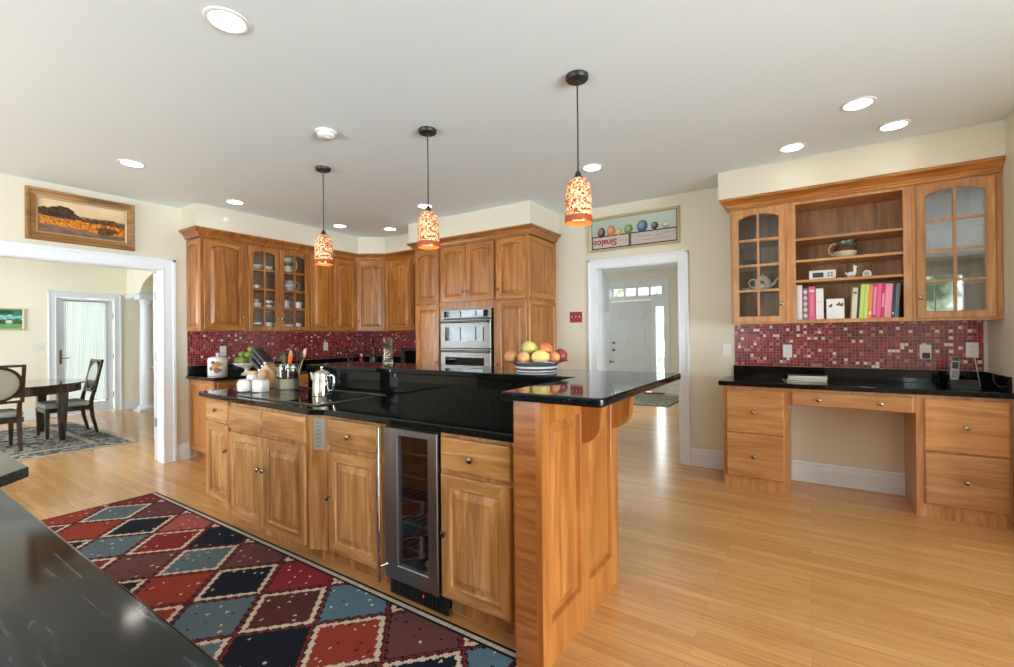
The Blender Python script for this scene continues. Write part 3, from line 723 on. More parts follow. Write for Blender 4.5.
tag(crown_run([(XL+.004, 2.250), (XU, 2.250), (XU, 4.25), (-5.045, 4.53), (-4.262, 4.53)], 2.411, 1), 'cherry crown moulding over the corner wall cabinets', 'moulding')
# oven tower
YT = 4.22
t1 = cabinet('tall_cabinet', 'narrow tall cherry cabinet left of the double oven', (-4.185, YT, 0), 0, .43, .618, 0, ZU1,
             [('door', .018, .41, 1.725, 2.392, .03, (.38, 1.84)), ('door', .018, .41, .125, 1.70, .0, (.38, 1.0))], toe=.1, group='tall oven cabinets')
t2 = thing('oven_cabinet', 'cherry oven cabinet with two arched doors above the ovens', 'cabinet', (-3.753, YT, 0), 0, 'tall oven cabinets')
mb = MB(); Wt = .816; oz0, oz1 = .70, 1.637
mb.box(0, .03, 0, .618, .1, ZU1).box(Wt-.03, Wt, 0, .618, .1, ZU1).box(.03, Wt-.03, 0, .618, .1, oz0).box(.03, Wt-.03, 0, .618, oz1, ZU1).box(.03, Wt-.03, .6, .618, oz0, oz1).box(0, Wt, .07, .618, 0, .1)
mb.build('carcass', W_Z, t2)
for f in (('door', .02, .408, 1.725, 2.392, .03, (.38, 1.84)), ('door', .412, .80, 1.725, 2.392, .03, (.44, 1.84)), ('drawer', .02, .80, .14, .66, [(.41, .42)])): add_front(t2, f)
t3 = cabinet('tall_cabinet', 'narrow tall cherry cabinet right of the double oven', (-2.935, YT, 0), 0, .43, .618, 0, ZU1,
             [('door', .022, .41, 1.725, 2.392, .03, (.05, 1.84)), ('door', .022, .41, .125, 1.70, .0, (.05, 1.0))], toe=.1, group='tall oven cabinets')
side_panel(t3, .43, .0, .615, [(1.735, 2.40, .0), (.12, 1.70, 0)], 1)
tag(crown_run([(-4.187, 4.455), (-4.187, YT), (-2.493, YT), (-2.493, YB-.004)], 2.411, 1), 'cherry crown moulding over the tall oven cabinets', 'moulding')
# double wall oven
ov = thing('double_wall_oven', 'stainless double wall oven set in the cherry oven cabinet', 'oven', (-3.72, YT, oz0+.002), 0)
wo_ = .722
def relz(z): return z - (oz0+.002)
MB().box(.0, wo_, .0, .56, 0, relz(oz1-.003)).build('body', BLACKM, ov)
MB().box(-.012, wo_+.012, -.024, -.001, relz(1.528), relz(1.634), .003).build('control_panel', STEEL, ov)
MB().box(.035, wo_-.035, -.027, -.0235, relz(1.545), relz(1.618)).build('display', BLACKGLASS, ov)
def oven_door(z0, z1, wz0, wz1, hz):
    d = MB().box(-.012, wo_+.012, -.034, -.001, relz(z0), relz(z1), .004).build('oven_door', STEEL, ov)
    MB().box(.06, wo_-.085, -.037, -.0335, relz(wz0), relz(wz1)).build('window', BLACKGLASS, d)
    h = MB(); h.tube([(.0, -.07, relz(hz)), (wo_, -.07, relz(hz))], .013, 14)
    for x in (.03, wo_-.03): h.tube([(x, -.03, relz(hz)), (x, -.07, relz(hz))], .010, 10)
    h.build('handle', STEEL, d, True)
    return d
oven_door(1.176, 1.515, 1.262, 1.425, 1.487)
dlow = oven_door(.712, 1.168, .82, 1.075, 1.14)
# base run with counters behind the island
XB = -5.14
b1 = cabinet('base_cabinet', 'cherry base cabinet under the far counter nearest the dining room', (XB, 2.275, 0), 90, .675, .575, 0, .878,
             [('drawer', .02, .655, .70, .855, [(.34, .775)]), ('door', .02, .335, .125, .68, 0, (.305, .62)), ('door', .34, .655, .125, .68, 0, (.37, .62))], toe=.1, group='far base cabinets')
side_panel(b1, 0, .0, .57, [(.11, .872, 0)], -1)
b1c = [c for c in b1.children if c.name.startswith('carcass')][0]; b1c.data = bpy.data.meshes.new('carcass'); q = MB().box(0, .675, 0, .575, .1, .878).box(.07, .675, .07, .575, 0, .1); q.bm.to_mesh(b1c.data); q.bm.free(); b1c.data.materials.append(W_Z)
b2 = cabinet('base_cabinet', 'cherry base cabinet under the far counter beside the corner', (XB, 2.952, 0), 90, 1.26, .575, 0, .878,
             [('drawer', .02, .62, .70, .855, [(.32, .775)]), ('drawer', .64, 1.24, .70, .855, [(.94, .775)]), ('door', .02, .62, .125, .68, 0, (.58, .62)), ('door', .64, 1.24, .125, .68, 0, (.68, .62))], toe=.1, group='far base cabinets')
b3 = cabinet('base_cabinet', 'cherry base cabinet between the corner and the oven cabinet', (-5.135, YT, 0), 0, .945, .618, 0, .878,
             [('door', .05, .47, .125, .855, 0, (.43, .62)), ('door', .48, .92, .125, .855, 0, (.52, .62))], toe=.1, group='far base cabinets')
ct = thing('far_countertop', 'black granite countertop along the left wall and corner', 'countertop', (XL, 2.24, .88))
MB().prism([(.002, 0), (.615, 0), (.615, 1.955), (1.527, 1.955), (1.527, 2.60), (.002, 2.60)], 0, .034, .004).build('slab', GRANITE, ct)
mb = MB(); mb.box(.003, .023, .012, 2.599, .034, .136, .002).box(.023, 1.527, 2.579, 2.599, .034, .136, .002); mb.build('backsplash_strip', GRANITE, ct)
bsl = MB().box(0, 2.585, -.006, 0, 1.017, 1.399).build('mosaic_backsplash', MOSAIC); bsl.location = (XL+.001, 2.255, 0); bsl.rotation_euler = (0, 0, R(90))
struct(bsl, 'red glass mosaic backsplash on the left wall', 'backsplash'); bsl.location.x = XL+.0005
bsb = MB().box(0, 1.527, -.006, 0, 1.017, 1.399).build('mosaic_backsplash', MOSAIC); bsb.location = (XL+.004, YB-.0005, 0)
struct(bsb, 'red glass mosaic backsplash between corner and oven cabinet', 'backsplash')

# ================================================================ island
IZ = .878
W_Z, W_X = WI_Z, WI_X
GI = 'island base cabinets'
c1 = cabinet('base_cabinet', 'island base cabinet between wine cooler and end panel', (-1.449, 1.62, 0), 0, .448, .56, 0, IZ,
             [('drawer', .014, .40, .706, .856, [(.2, .775)]), ('door', .014, .40, .118, .684, 0, (.042, .415))], toe=.1, group=GI)
c2 = cabinet('base_cabinet', 'island base cabinet left of the wine cooler', (-2.292, 1.62, 0), 0, .465, .56, 0, IZ,
             [('drawer', .012, .437, .712, .862, [(.2, .78)]), ('door', .012, .437, .118, .68, 0, (.025, .42))], toe=.1, group=GI)
c3 = cabinet('cooktop_cabinet', 'wide bumped-out island cabinet under the cooktop', (-3.33, 1.575, 0), 0, .91, .605, 0, IZ,
             [('drawer', .012, .433, .712, .862, []), ('drawer', .437, .885, .712, .862, []), ('door', .012, .433, .118, .688, 0, (.405, .49)), ('door', .437, .885, .118, .688, 0, (.465, .49))], toe=.1, group=GI, toe_in=.09)
c4 = cabinet('base_cabinet', 'narrow island base cabinet at the dining room end', (-3.91, 1.675, 0), 0, .385, .505, 0, IZ,
             [('drawer', .03, .372, .712, .862, [(.2, .785)]), ('door', .03, .372, .118, .688, 0, (.345, .50))], toe=.1, group=GI)
side_panel(c4, 0, 0, .505, [(.11, .872, 0)], -1)
# angled fillers either side of the bump-out
fl = thing('corner_filler_panel', 'angled cherry filler with metal outlet strip left of the wine cooler cabinets', 'panel', (-2.42, 1.575, 0))
MB().prism([(.001, 0), (.127, .05), (.127, .3), (.001, .3)], .098, IZ).prism([(.001, .08), (.127, .1), (.127, .3), (.001, .3)], 0, .098).build('panel', W_Z, fl)
fa = math.atan2(.05, .126)
pl = MB().box(.028, .098, -.005, 0, .675, .858, .002).build('outlet_strip', mat('grey_strip', srgb(158, 154, 150), .45, .3), fl); pl.location = (.001, -.0005, 0); pl.rotation_euler = (0, 0, fa)
sl = MB()
for k in range(7):
    z = .692+k*.0225; sl.bar((.046, -.0058, z), (.076, -.0058, z+.010), .0045, .002)
so = sl.build('slots', BLACKM, pl)
f2 = thing('corner_filler_panel', 'angled cherry filler at the left side of the cooktop cabinet', 'panel', (-3.525, 1.575, 0))
MB().prism([(.001, .1), (.194, .0), (.194, .3), (.001, .3)], .098, IZ).prism([(.001, .16), (.194, .1), (.194, .3), (.001, .3)], 0, .098).build('panel', W_Z, f2)
# wine cooler
wc = thing('wine_cooler', 'narrow stainless wine cooler built into the island', 'wine cooler', (-1.822, 1.60, 0))
ww = .368
mb = MB(); mb.box(0, .02, .035, .57, .095, .872).box(ww-.02, ww, .035, .57, .095, .872).box(.02, ww-.02, .035, .57, .095, .13).box(.02, ww-.02, .035, .57, .845, .872).box(.02, ww-.02, .55, .57, .13, .845).box(.01, ww-.01, .04, .57, .0, .095)
mb.build('cabinet_body', BLACKP, wc)
dr = MB(); gx0, gx1, gz0, gz1 = .098, .302, .178, .828
dr.loops([[(x, y, z) for x, z in pts] for pts, y in (
    ([(gx0, gz0), (gx1, gz0), (gx1, gz1), (gx0, gz1)], .032), ([(.006, .1), (ww-.004, .1), (ww-.004, .864), (.006, .864)], .032), ([(.006, .1), (ww-.004, .1), (ww-.004, .864), (.006, .864)], .003),
    ([(.009, .103), (ww-.007, .103), (ww-.007, .861), (.009, .861)], 0), ([(gx0-.004, gz0-.004), (gx1+.004, gz0-.004), (gx1+.004, gz1+.004), (gx0-.004, gz1+.004)], 0), ([(gx0, gz0), (gx1, gz0), (gx1, gz1), (gx0, gz1)], .004), ([(gx0, gz0), (gx1, gz0), (gx1, gz1), (gx0, gz1)], .032))], False, False)
bmesh.ops.remove_doubles(dr.bm, verts=dr.bm.verts, dist=1e-5)
drm = dr.build('door', STEELD, wc)
MB().box(gx0-.002, gx1+.002, .012, .016, gz0-.002, gz1+.002).build('glass_pane', GLASST, drm)
h = MB(); h.tube([(.012, -.045, .095), (.012, -.045, .868)], .009, 14)
for z in (.17, .80): h.tube([(.012, -.045, z), (.022, .0, z)], .006, 8)
h.build('handle', CHROME, drm, True)
RACKM = mat('grey_rack', srgb(96, 96, 98), .4)
SHZ = (.26, .385, .505, .625, .74)
for z in SHZ:
    mb = MB(); mb.box(.022, ww-.022, .036, .052, z-.008, z)
    for k in range(7): mb.tube([(.05+k*.045, .052, z-.004), (.05+k*.045, .54, z-.004)], .0022, 6)
    mb.build('rack', RACKM, wc)
gr = MB(); gr.box(.01, ww+.03, .03, .04, .008, .093)
for k in range(16): gr.box(.03+k*.021, .04+k*.021, .024, .031, .02, .08)
gr.build('vent_grille', BLACKP, wc)
MB().box(.245, .251, .0235, .0245, .055, .061).build('indicator_light', mat('red_led', (.4, .01, .01, 1), .4, emit=(1, .05, .05, 1), es=2), wc)
BOTG = mat('dark_bottle_glass', (.01, .02, .012, 1), .06)
def bottle(x, z, label, foil):
    o = thing('wine_bottle', label, 'bottle', (-1.822+x, 1.675, z+.039), 0, 'bottles in the wine cooler')
    MB().lathe([(.03, -.40), (.038, -.39), (.038, -.19), (.03, -.15), (.014, -.12), (.014, -.055)], (0, 0, 0), 18, YM).build('bottle_body', BOTG, o, True)
    MB().lathe([(.0148, -.10), (.0148, -.03), (.016, -.028), (.016, -.018), (.013, -.016)], (0, 0, 0), 16, YM).build('foil_cap', foil, o, True)
bottle(.22, .385, 'wine bottle with grey foil lying on the middle rack', mat('grey_foil', srgb(150, 150, 155), .3, 1))
bottle(.235, .505, 'wine bottle with dark red foil on the rack above the grey foiled one', mat('red_foil', srgb(70, 20, 30), .35, .6))
bottle(.19, .26, 'wine bottle with black foil on the second lowest rack', mat('black_foil', srgb(34, 30, 32), .35, .6))
bottle(.16, .13, 'wine bottle with bronze foil at the floor of the wine cooler', mat('bronze_foil', srgb(90, 60, 40), .35, .8))
# end panel with raised panels and corbels
W_Z, W_X = WE_Z, WE_X
ep = thing('island_end_panel', 'tall cherry end wall of the island with two raised panels', 'panel', (-.993, 1.545, 0))
EX, EY = .127, .835
MB().box(0, EX-.027, 0, EY, 0, 1.064).build('post', wood('cherry_figured', srgb(128, 76, 38), srgb(154, 96, 52), srgb(172, 114, 66), 'X', .28, 2.2), ep)
for a, b in ((.075, .412), (.46, .80)):
    pass
fp = MB()   # frame on the +x face with two sunk raised panels
def endface(y0, y1, z0, z1):
    o = lambda i: outline(y0, y1, z0, z1, i, 0, 2)
    return [lp(o(0), -.018), lp(o(.003), -.014), lp(o(.007), .004), lp(o(.014), .005), lp(o(.052), -.008), lp(o(.053), -.009)]
ys, zs = [0, .075, .366, .452, .746, EY], [0, .165, .972, 1.064]
for i in range(5):
    for j in range(3):
        a, b, c, d = ys[i], ys[i+1], zs[j], zs[j+1]
        if i in (1, 3) and j == 1: fp.loops(endface(a, b, c, d), False, True)
        else: fp.loops([lp([(a, c), (b, c), (b, d), (a, d)], -.018)], False, True) if False else fp.bm.faces.new([fp.bm.verts.new(p) for p in lp([(a, c), (b, c), (b, d), (a, d)], -.018)])
for a, b, c, d in ((0, EY, 0, 0), (0, EY, 1.064, 1.064)):
    fp.bm.faces.new([fp.bm.verts.new(p) for p in ((a, -.018, c), (b, -.018, c), (b, .0085, c), (a, .0085, c))])
for y in (0, EY): fp.bm.faces.new([fp.bm.verts.new(p) for p in ((y, -.018, 0), (y, .0085, 0), (y, .0085, 1.064), (y, -.018, 1.064))])
bmesh.ops.remove_doubles(fp.bm, verts=fp.bm.verts, dist=1e-5); bmesh.ops.recalc_face_normals(fp.bm, faces=fp.bm.faces)
fo = fp.build('raised_panels', W_Z, ep); fo.location = (EX-.0185, 0, 0); fo.rotation_euler = (0, 0, R(90))
def corbel(y):
    prof = [(0, 1.0635), (.15, 1.0635), (.15, 1.05), (.125, 1.04), (.104, 1.015), (.094, .98), (.09, .94), (.086, .905), (.074, .876), (.055, .853), (.038, .842), (.02, .834), (0, .83)]
    mb = MB(); mb.prism(prof, y-.033, y+.033, axis='Y')
    o = mb.build('corbel', W_Z, ep); o.location = (EX, 0, 0); return o
corbel(.409); corbel(.800)
kp = thing('island_back_panel', 'cherry panelled back wall of the island under the bar', 'panel', (-3.45, 2.262, 0))
MB().box(0, 2.45, 0, .118, 0, 1.064).build('panel', W_Z, kp)
rs = thing('granite_riser', 'black granite riser between the island counter and raised bar', 'backsplash', (-3.45, 2.238, .9145))
MB().box(0, 2.452, 0, .022, 0, .1495).build('slab', GRANITE, rs)
ol = MB().box(.975, 1.06, -.004, 0, .055, .125, .002).build('outlet', BLACKP, rs)
for x in (.998, 1.037): MB().box(x-.013, x+.013, -.006, -.0035, .065, .115, .001).build('socket', BLACKM, ol)
# countertop and bar top
def rounded(pts, r, n=4):
    out = []; N_ = len(pts)
    for i, p in enumerate(pts):
        p = Vector(p); a = (Vector(pts[i-1])-p).normalized(); b = (Vector(pts[(i+1) % N_])-p).normalized()
        rr = r[i] if isinstance(r, (list, tuple)) else r
        if rr <= 0: out.append(tuple(p)); continue
        p0, p1 = p+a*rr, p+b*rr
        for k in range(n+1):
            t = k/n; out.append(tuple(p0*(1-t)**2 + p*2*t*(1-t) + p1*t*t))
    return out
ic = [(-1.0, 1.578), (-1.0, 2.26), (-3.93, 2.26), (-3.93, 1.612), (-2.385, 1.542), (-2.285, 1.578)]
ict = MB().prism(rounded(ic[::-1], [0, .02, .05, .04, .03, 0][::-1]), .88, .914, .006, 3).build('island_countertop', GRANITE)
tag(ict, 'lower black granite countertop of the island around the cooktop', 'countertop')
bt = [(-1.03, 2.215), (-3.45, 2.215), (-3.45, 2.70), (-.602, 2.70), (-.602, 1.505), (-1.03, 1.505)]
btp = MB().prism(rounded(bt, [0, .02, .02, .02, .03, .015])[::-1], 1.066, 1.10, .007, 3).build('bar_top', GRANITE)
tag(btp, 'raised black granite bar top of the island with overhanging end', 'countertop')
ck = thing('cooktop', 'black glass cooktop with steel frame set in the island', 'cooktop', (-3.37, 1.632, .9142))
cw, cd = .935, .538
MB().box(.012, cw-.012, .012, cd-.012, 0, .005, .001).build('glass_top', BLACKGLASS, ck)
mb = MB(); mb.box(0, cw, 0, .013, 0, .008, .002).box(0, cw, cd-.013, cd, 0, .008, .002).box(0, .013, .013, cd-.013, 0, .008, .002).box(cw-.013, cw, .013, cd-.013, 0, .008, .002)
mb.build('steel_trim', STEEL, ck)
RINGM = mat('burner_ring_print', (.05, .05, .055, 1), .2)
for x, y, r_ in ((.2, .15, .075), (.2, .39, .095), (.47, .3, .115), (.74, .39, .075)):
    MB().lathe([(r_, .0052), (r_, .0058), (r_-.006, .0058), (r_-.006, .0052)], (x, y, 0), 36, cap0=False, cap1=False).build('burner_ring', RINGM, ck)

# ================================================================ desk wall
YD = 4.35
W_Z, W_X = WD_Z, WD_X
dl = cabinet('desk_drawer_cabinet', 'two drawer cherry desk cabinet left of the kneehole', (-.628, YD, 0), 0, .49, .488, 0, .872,
             [('drawer', .03, .455, .482, .842, [(.235, .66)]), ('drawer', .03, .455, .106, .470, [(.235, .285)])], toe=.09, toe_in=.012, group='desk drawer cabinets')
dr_ = cabinet('desk_drawer_cabinet', 'wide two drawer cherry desk cabinet right of the kneehole', (.637, YD, 0), 0, .48, .488, 0, .872,
             [('drawer', .042, .466, .482, .846, [(.255, .66)]), ('drawer', .042, .466, .106, .470, [(.255, .285)])], toe=.09, toe_in=.012, group='desk drawer cabinets')
kd = cabinet('pencil_drawer', 'shallow cherry pencil drawer over the desk kneehole', (-.136, YD, 0), 0, .771, .48, .735, .872,
             [('drawer', .016, .758, .738, .852, [(.195, .792), (.572, .790)])], cat='drawer')
dct = thing('desk_countertop', 'black granite desk countertop with low backsplash', 'countertop', (-.66, YB, .8735))
MB().prism(rounded([(0, -.535), (1.778, -.535), (1.778, -.002), (0, -.002)], [.02, 0, 0, 0]), 0, .04, .006, 3).build('slab', GRANITE, dct)
mb = MB(); mb.box(.062, 1.757, -.0225, -.0025, .0405, .143, .002).box(1.757, 1.777, -.50, -.0025, .0405, .143, .002); mb.build('backsplash_strip', GRANITE, dct)
mbs = MB().box(0, 1.685, -.006, 0, 1.0175, 1.399).build('mosaic_backsplash', MOSAICD); mbs.location = (-.588, YB-.0005, 0)
struct(mbs, 'pink and red glass mosaic backsplash above the desk', 'backsplash')
YU = 4.488
GU = 'wall cabinets above the desk'
g1 = thing('wall_cabinet', 'narrow glazed cherry cabinet holding a teapot above the desk', 'cabinet', (-.572, YU, 0), 0, GU)
hollow_carcass(.445, .352, ZU0, ZU1, [(.03, .41, ZU0+.03, 2.385)]).build('carcass', W_Z, g1)
MB().box(.019, .426, .336, .349, ZU0+.019, ZU1-.019).build('back_panel', IN_Z, g1)
for z in (1.705, 1.915, 2.13): MB().box(.019, .426, .02, .336, z-.018, z).build('shelf', W_X, g1)
add_front(g1, ('glass', .016, .42, ZU0+.014, 2.398, .036, (.385, 1.565)))
g2 = thing('open_shelf_cabinet', 'open cherry shelf unit with books above the desk', 'bookshelf', (-.127, YU, 0), 0, GU)
hollow_carcass(.775, .352, ZU0, ZU1, [(.045, .726, ZU0+.03, 2.384)]).build('carcass', W_Z, g2)
INL = wood('shelf_back', srgb(140, 98, 62), srgb(166, 122, 80), srgb(184, 140, 98), 'Z', .5)
MB().box(.019, .756, .336, .349, ZU0+.019, ZU1-.019).build('back_panel', INL, g2)
for z in (1.757, 1.925, 2.105): MB().box(.019, .756, .012, .336, z-.02, z).build('shelf', W_X, g2)
g3 = thing('wall_cabinet', 'glazed cherry cabinet above the desk at the right wall', 'cabinet', (.65, YU, 0), 0, GU)
hollow_carcass(.467, .352, ZU0, ZU1, [(.03, .43, ZU0+.03, 2.385)]).build('carcass', W_Z, g3)
MB().box(.019, .448, .336, .349, ZU0+.019, ZU1-.019).build('back_panel', IN_Z, g3)
for z in (1.70, 1.915, 2.14): MB().box(.019, .448, .02, .336, z-.018, z).build('shelf', W_X, g3)
add_front(g3, ('glass', .02, .432, ZU0+.018, 2.398, .036, (.04, 1.57), GLASSR))
tag(crown_run([(-.574, YB-.004), (-.574, YU), (XR-.004, YU)], 2.411, 1), 'cherry crown moulding over the desk cabinets', 'moulding')

# ================================================================ ceiling fittings
G = 'recessed ceiling downlights'
for x, y, lab in ((-2.16, 1.018, 'largest recessed downlight, on the ceiling above the rug'), (-4.559, 1.413, 'recessed downlight near the landscape painting'),
                  (-4.991, 2.418, 'recessed downlight in front of the single door wall cabinet'), (-4.999, 3.705, 'recessed downlight before the glazed and double cabinets'),
                  (-4.609, 4.191, 'recessed downlight in front of the corner cabinet'), (-3.483, 3.671, 'recessed downlight behind the middle pendant lamp'),
                  (-1.524, 3.644, 'recessed downlight in front of the hall doorway'), (-.091, 4.135, 'recessed downlight above the left end of the desk'),
                  (.272, 3.584, 'recessed downlight furthest out from the desk wall'), (.506, 4.101, 'recessed downlight above the right half of the desk')):
    t = thing('downlight', lab, 'ceiling light', (x, y, CE), 0, G)
    MB().lathe([(.092, 0), (.092, -.004), (.086, -.007), (.072, -.005), (.070, .0)], n=32, cap0=False, cap1=False).build('trim_ring', WHITEP, t, True)
    MB().lathe([(.0695, -.0005), (.0695, -.003), (.02, -.0035)], n=32).build('lens', LAMPON, t)
sd = thing('smoke_detector', 'round white smoke detector on the kitchen ceiling', 'smoke detector', (-2.776, 1.951, CE))
MB().lathe([(.07, 0), (.07, -.012), (.058, -.016), (.055, -.034), (.045, -.042), (.001, -.044)], n=30).build('body', WHITEP, sd, True)
MB().lathe([(.012, -.043), (.012, -.048), (.001, -.049)], (.02, 0, 0), n=12).build('test_button', WHITEP, sd)
sp = thing('sprinkler_head', 'small white sprinkler cover on the soffit above the wall cabinets', 'sprinkler', (-5.335, 2.49, 2.625))
MB().lathe([(.03, 0), (.03, .004), (.012, .008), (.012, .02), (.018, .022), (.018, .026), (.001, .027)], n=16, M=Matrix(((0, 0, 1), (0, 1, 0), (-1, 0, 0)))).build('cover', WHITEP, sp, True)
BULB = mat('warm_bulb', (1, .9, .7, 1), .4, emit=(1, .72, .4, 1), es=4)
PTS = ((-3.392, 2.352, 'amber mosaic pendant lamp nearest the dining room'), (-2.178, 2.327, 'middle amber mosaic pendant lamp over the island'), (-1.047, 2.308, 'amber mosaic pendant lamp over the fruit bowl end'))
for x, y, lab in PTS:
    p = thing('pendant_lamp', lab, 'pendant lamp', (x, y, CE), 0, 'pendant lamps over the island')
    zt, zb = 2.182-CE, 1.934-CE
    MB().lathe([(.062, 0), (.062, -.016), (.056, -.024), (.012, -.027), (.010, -.04), (.001, -.041)], n=28).build('canopy', BLACKM, p, True)
    MB().tube([(0, 0, -.03), (.0015, 0, zt*.5), (0, 0, zt+.03)], .0042, 8).build('cord', BLACKM, p)
    MB().lathe([(.006, zt+.04), (.014, zt+.03), (.02, zt+.012), (.03, zt-.002), (.001, zt-.004)], n=20).build('socket_cap', BLACKM, p, True)
    sh = MB().lathe([(.028, zt), (.045, zt-.008), (.06, zt-.028), (.068, zt-.055), (.0725, zt-.1), (.0745, zb+.045), (.0745, zb+.036), (.0725, zb+.036), (.07, zt-.1), (.065, zt-.055), (.057, zt-.03), (.028, zt-.01)], n=40, cap0=False, cap1=False).build('lamp_shade', SHADE, p, True)
    MB().lathe([(.0755, zb+.037), (.0765, zb+.012), (.074, zb), (.071, zb), (.0725, zb+.012), (.072, zb+.037)], n=40, cap0=False, cap1=False).build('shade_rim', AMBER, sh, True)
    MB().ball((0, 0, zt-.12), .024, sz=1.3).build('bulb', BULB, p, True)
    pl_ = bpy.data.lights.new('pendant_bulb', 'POINT'); pl_.energy = 1.0; pl_.color = (1, .72, .42); pl_.shadow_soft_size = .03
    po = bpy.data.objects.new('pendant_bulb', pl_); COL.objects.link(po); po.location = (x, y, 1.93)

# ================================================================ wall things
def plate(label, loc, rz, kind='outlet', w=.07, h=.115, m=WHITEP, n=1, cat=None):
    r = thing('wall_outlet' if kind == 'outlet' else 'switch_plate', label, cat or ('outlet' if kind == 'outlet' else 'light switch'), loc, rz)
    p = MB().box(-w/2, w/2, -.006, 0, -h/2, h/2, .002).build('cover_plate', m, r)
    for k in range(n):
        x = (k-(n-1)/2)*.046
        if kind == 'outlet':
            for z in (-.024, .024):
                s_ = MB().box(x-.016, x+.016, -.0085, -.0055, z-.014, z+.014, .003).build('socket', WHITEP, r)
                MB().box(x-.007, x-.005, -.0088, -.008, z-.004, z+.006).box(x+.005, x+.007, -.0088, -.008, z-.004, z+.006).build('slots', BLACKP, s_)
        else:
            MB().box(x-.005, x+.005, -.016, -.0055, -.002, .012, .001).build('toggle', WHITEP, r)
    return r
YM0 = YB-.0065
plate('white outlet on the desk mosaic above the magazines', (-.16, YM0, 1.157), 0)
o2_ = plate('white outlet with a black adaptor plugged in', (.77, YM0, 1.160), 0)
MB().box(-.022, .022, -.04, -.009, -.05, -.006, .004).build('plug_adaptor', BLACKP, o2_)
plate('white outlet with a phone cord at the desk corner', (1.035, YM0, 1.178), 0)
plate('white switch on the plain wall left of the desk mosaic', (-.657, YB, 1.161), 0, 'switch')
plate('dark red triple switch plate left of the hall doorway', (-2.24, YB, 1.525), 0, 'switch', .155, .122, REDP, 3)
plate('white outlet on the red mosaic behind the fruit canister', (XL+.0068, 2.62, 1.172), 90)
plate('white outlet on the red mosaic under the double door cabinet', (XL+.0068, 3.98, 1.19), 90)
plate('white outlet low on the wall beside the column', (FX, 3.31, .407), 90)
plate('white double switch plate left of the curtained french door', (FX, 2.05, 1.21), 90, 'switch', .12, .115, WHITEP, 2)

def picture(name, label, loc, rz, w, h, fw, fd, fm, fn, nx, ny, inner=None):
    r = thing(name, label, 'painting', loc, rz)
    o = lambda i: [(i, i), (w-i, i), (w-i, h-i), (i, h-i)]
    mb = MB(); mb.loops([lp(o(0), 0), lp(o(0), -fd*.6), lp(o(fw*.12), -fd), lp(o(fw*.3), -fd*.95), lp(o(fw*.45), -fd*.7), lp(o(fw*.85), -fd*.55), lp(o(fw), -fd*.5), lp(o(fw), -.004)], True, False)
    mb.build('frame', fm, r)
    if inner:
        MB().loops([lp(o(fw-.012), -fd*.62), lp(o(fw-.010), -fd*.7), lp(o(fw+.002), -fd*.6), lp(o(fw+.004), -fd*.5)], False, False).build('gilt_fillet', inner, r)
    cv = grid_paint('canvas', w-2*fw, h-2*fw, nx, ny, fn, CANVAS, r); cv.location = (fw, -.008, fw)
    return r
GILT = wood('antique_gilt', srgb(108, 70, 30), srgb(142, 98, 46), srgb(168, 122, 62), 'X', .4)
def nn(x, y, s=1.0): return mnoise.noise((x*s, y*s, 3.7))
def land(u, v, W=.62, Hh=.31):
    x, y = u/W, v/Hh
    hz = .60 + .05*nn(u, 0, 9)
    c = mixc(srgb(214, 184, 140), srgb(226, 206, 170), (y-.6)*2.5 + .3*nn(u, v, 12))
    if y < hz + .02: c = srgb(132, 112, 90)
    tree = .62 + .22*max(0, 1-((x-.27)/.17)**2) + .12*max(0, 1-((x-.06)/.13)**2) + .05*nn(u, v, 40)
    if y < tree and y > .47 and x < .45: c = mixc(srgb(46, 30, 24), srgb(88, 62, 40), .5+nn(u, v, 60))
    t2 = .55 + .07*nn(u, 1, 25) + .05*max(0, 1-((x-.8)/.12)**2)
    if y < t2 and x >= .42: c = mixc(srgb(70, 48, 40), srgb(110, 76, 52), .5+nn(u, v, 50))
    fl_ = .50 - .08*x + .05*nn(u, v, 30)
    if y < fl_: c = mixc(srgb(150, 84, 24), srgb(226, 146, 44), .5+1.1*nn(u, v, 70))
    if y < .26 - .13*x + .03*nn(u, v, 20): c = mixc(srgb(104, 78, 72), srgb(140, 108, 92), .5+nn(u*.4, v, 40))
    b = ((x-.78)/.12)**2 + ((y-.26)/.12)**2
    if b < 1+.8*nn(u, v, 50): c = mixc(srgb(62, 48, 28), srgb(110, 80, 34), .5+nn(u, v, 60))
    return c
picture('landscape_painting', 'gilt framed landscape painting of an orange field above the dining opening', (XL, 1.008, 2.214), 90, .778, .463, .078, .04, GILT, land, 150, 75, mat('gilt_line', srgb(190, 170, 130), .35, .6))
FR2 = mat('pale_gold_frame', srgb(206, 190, 150), .4, .3)
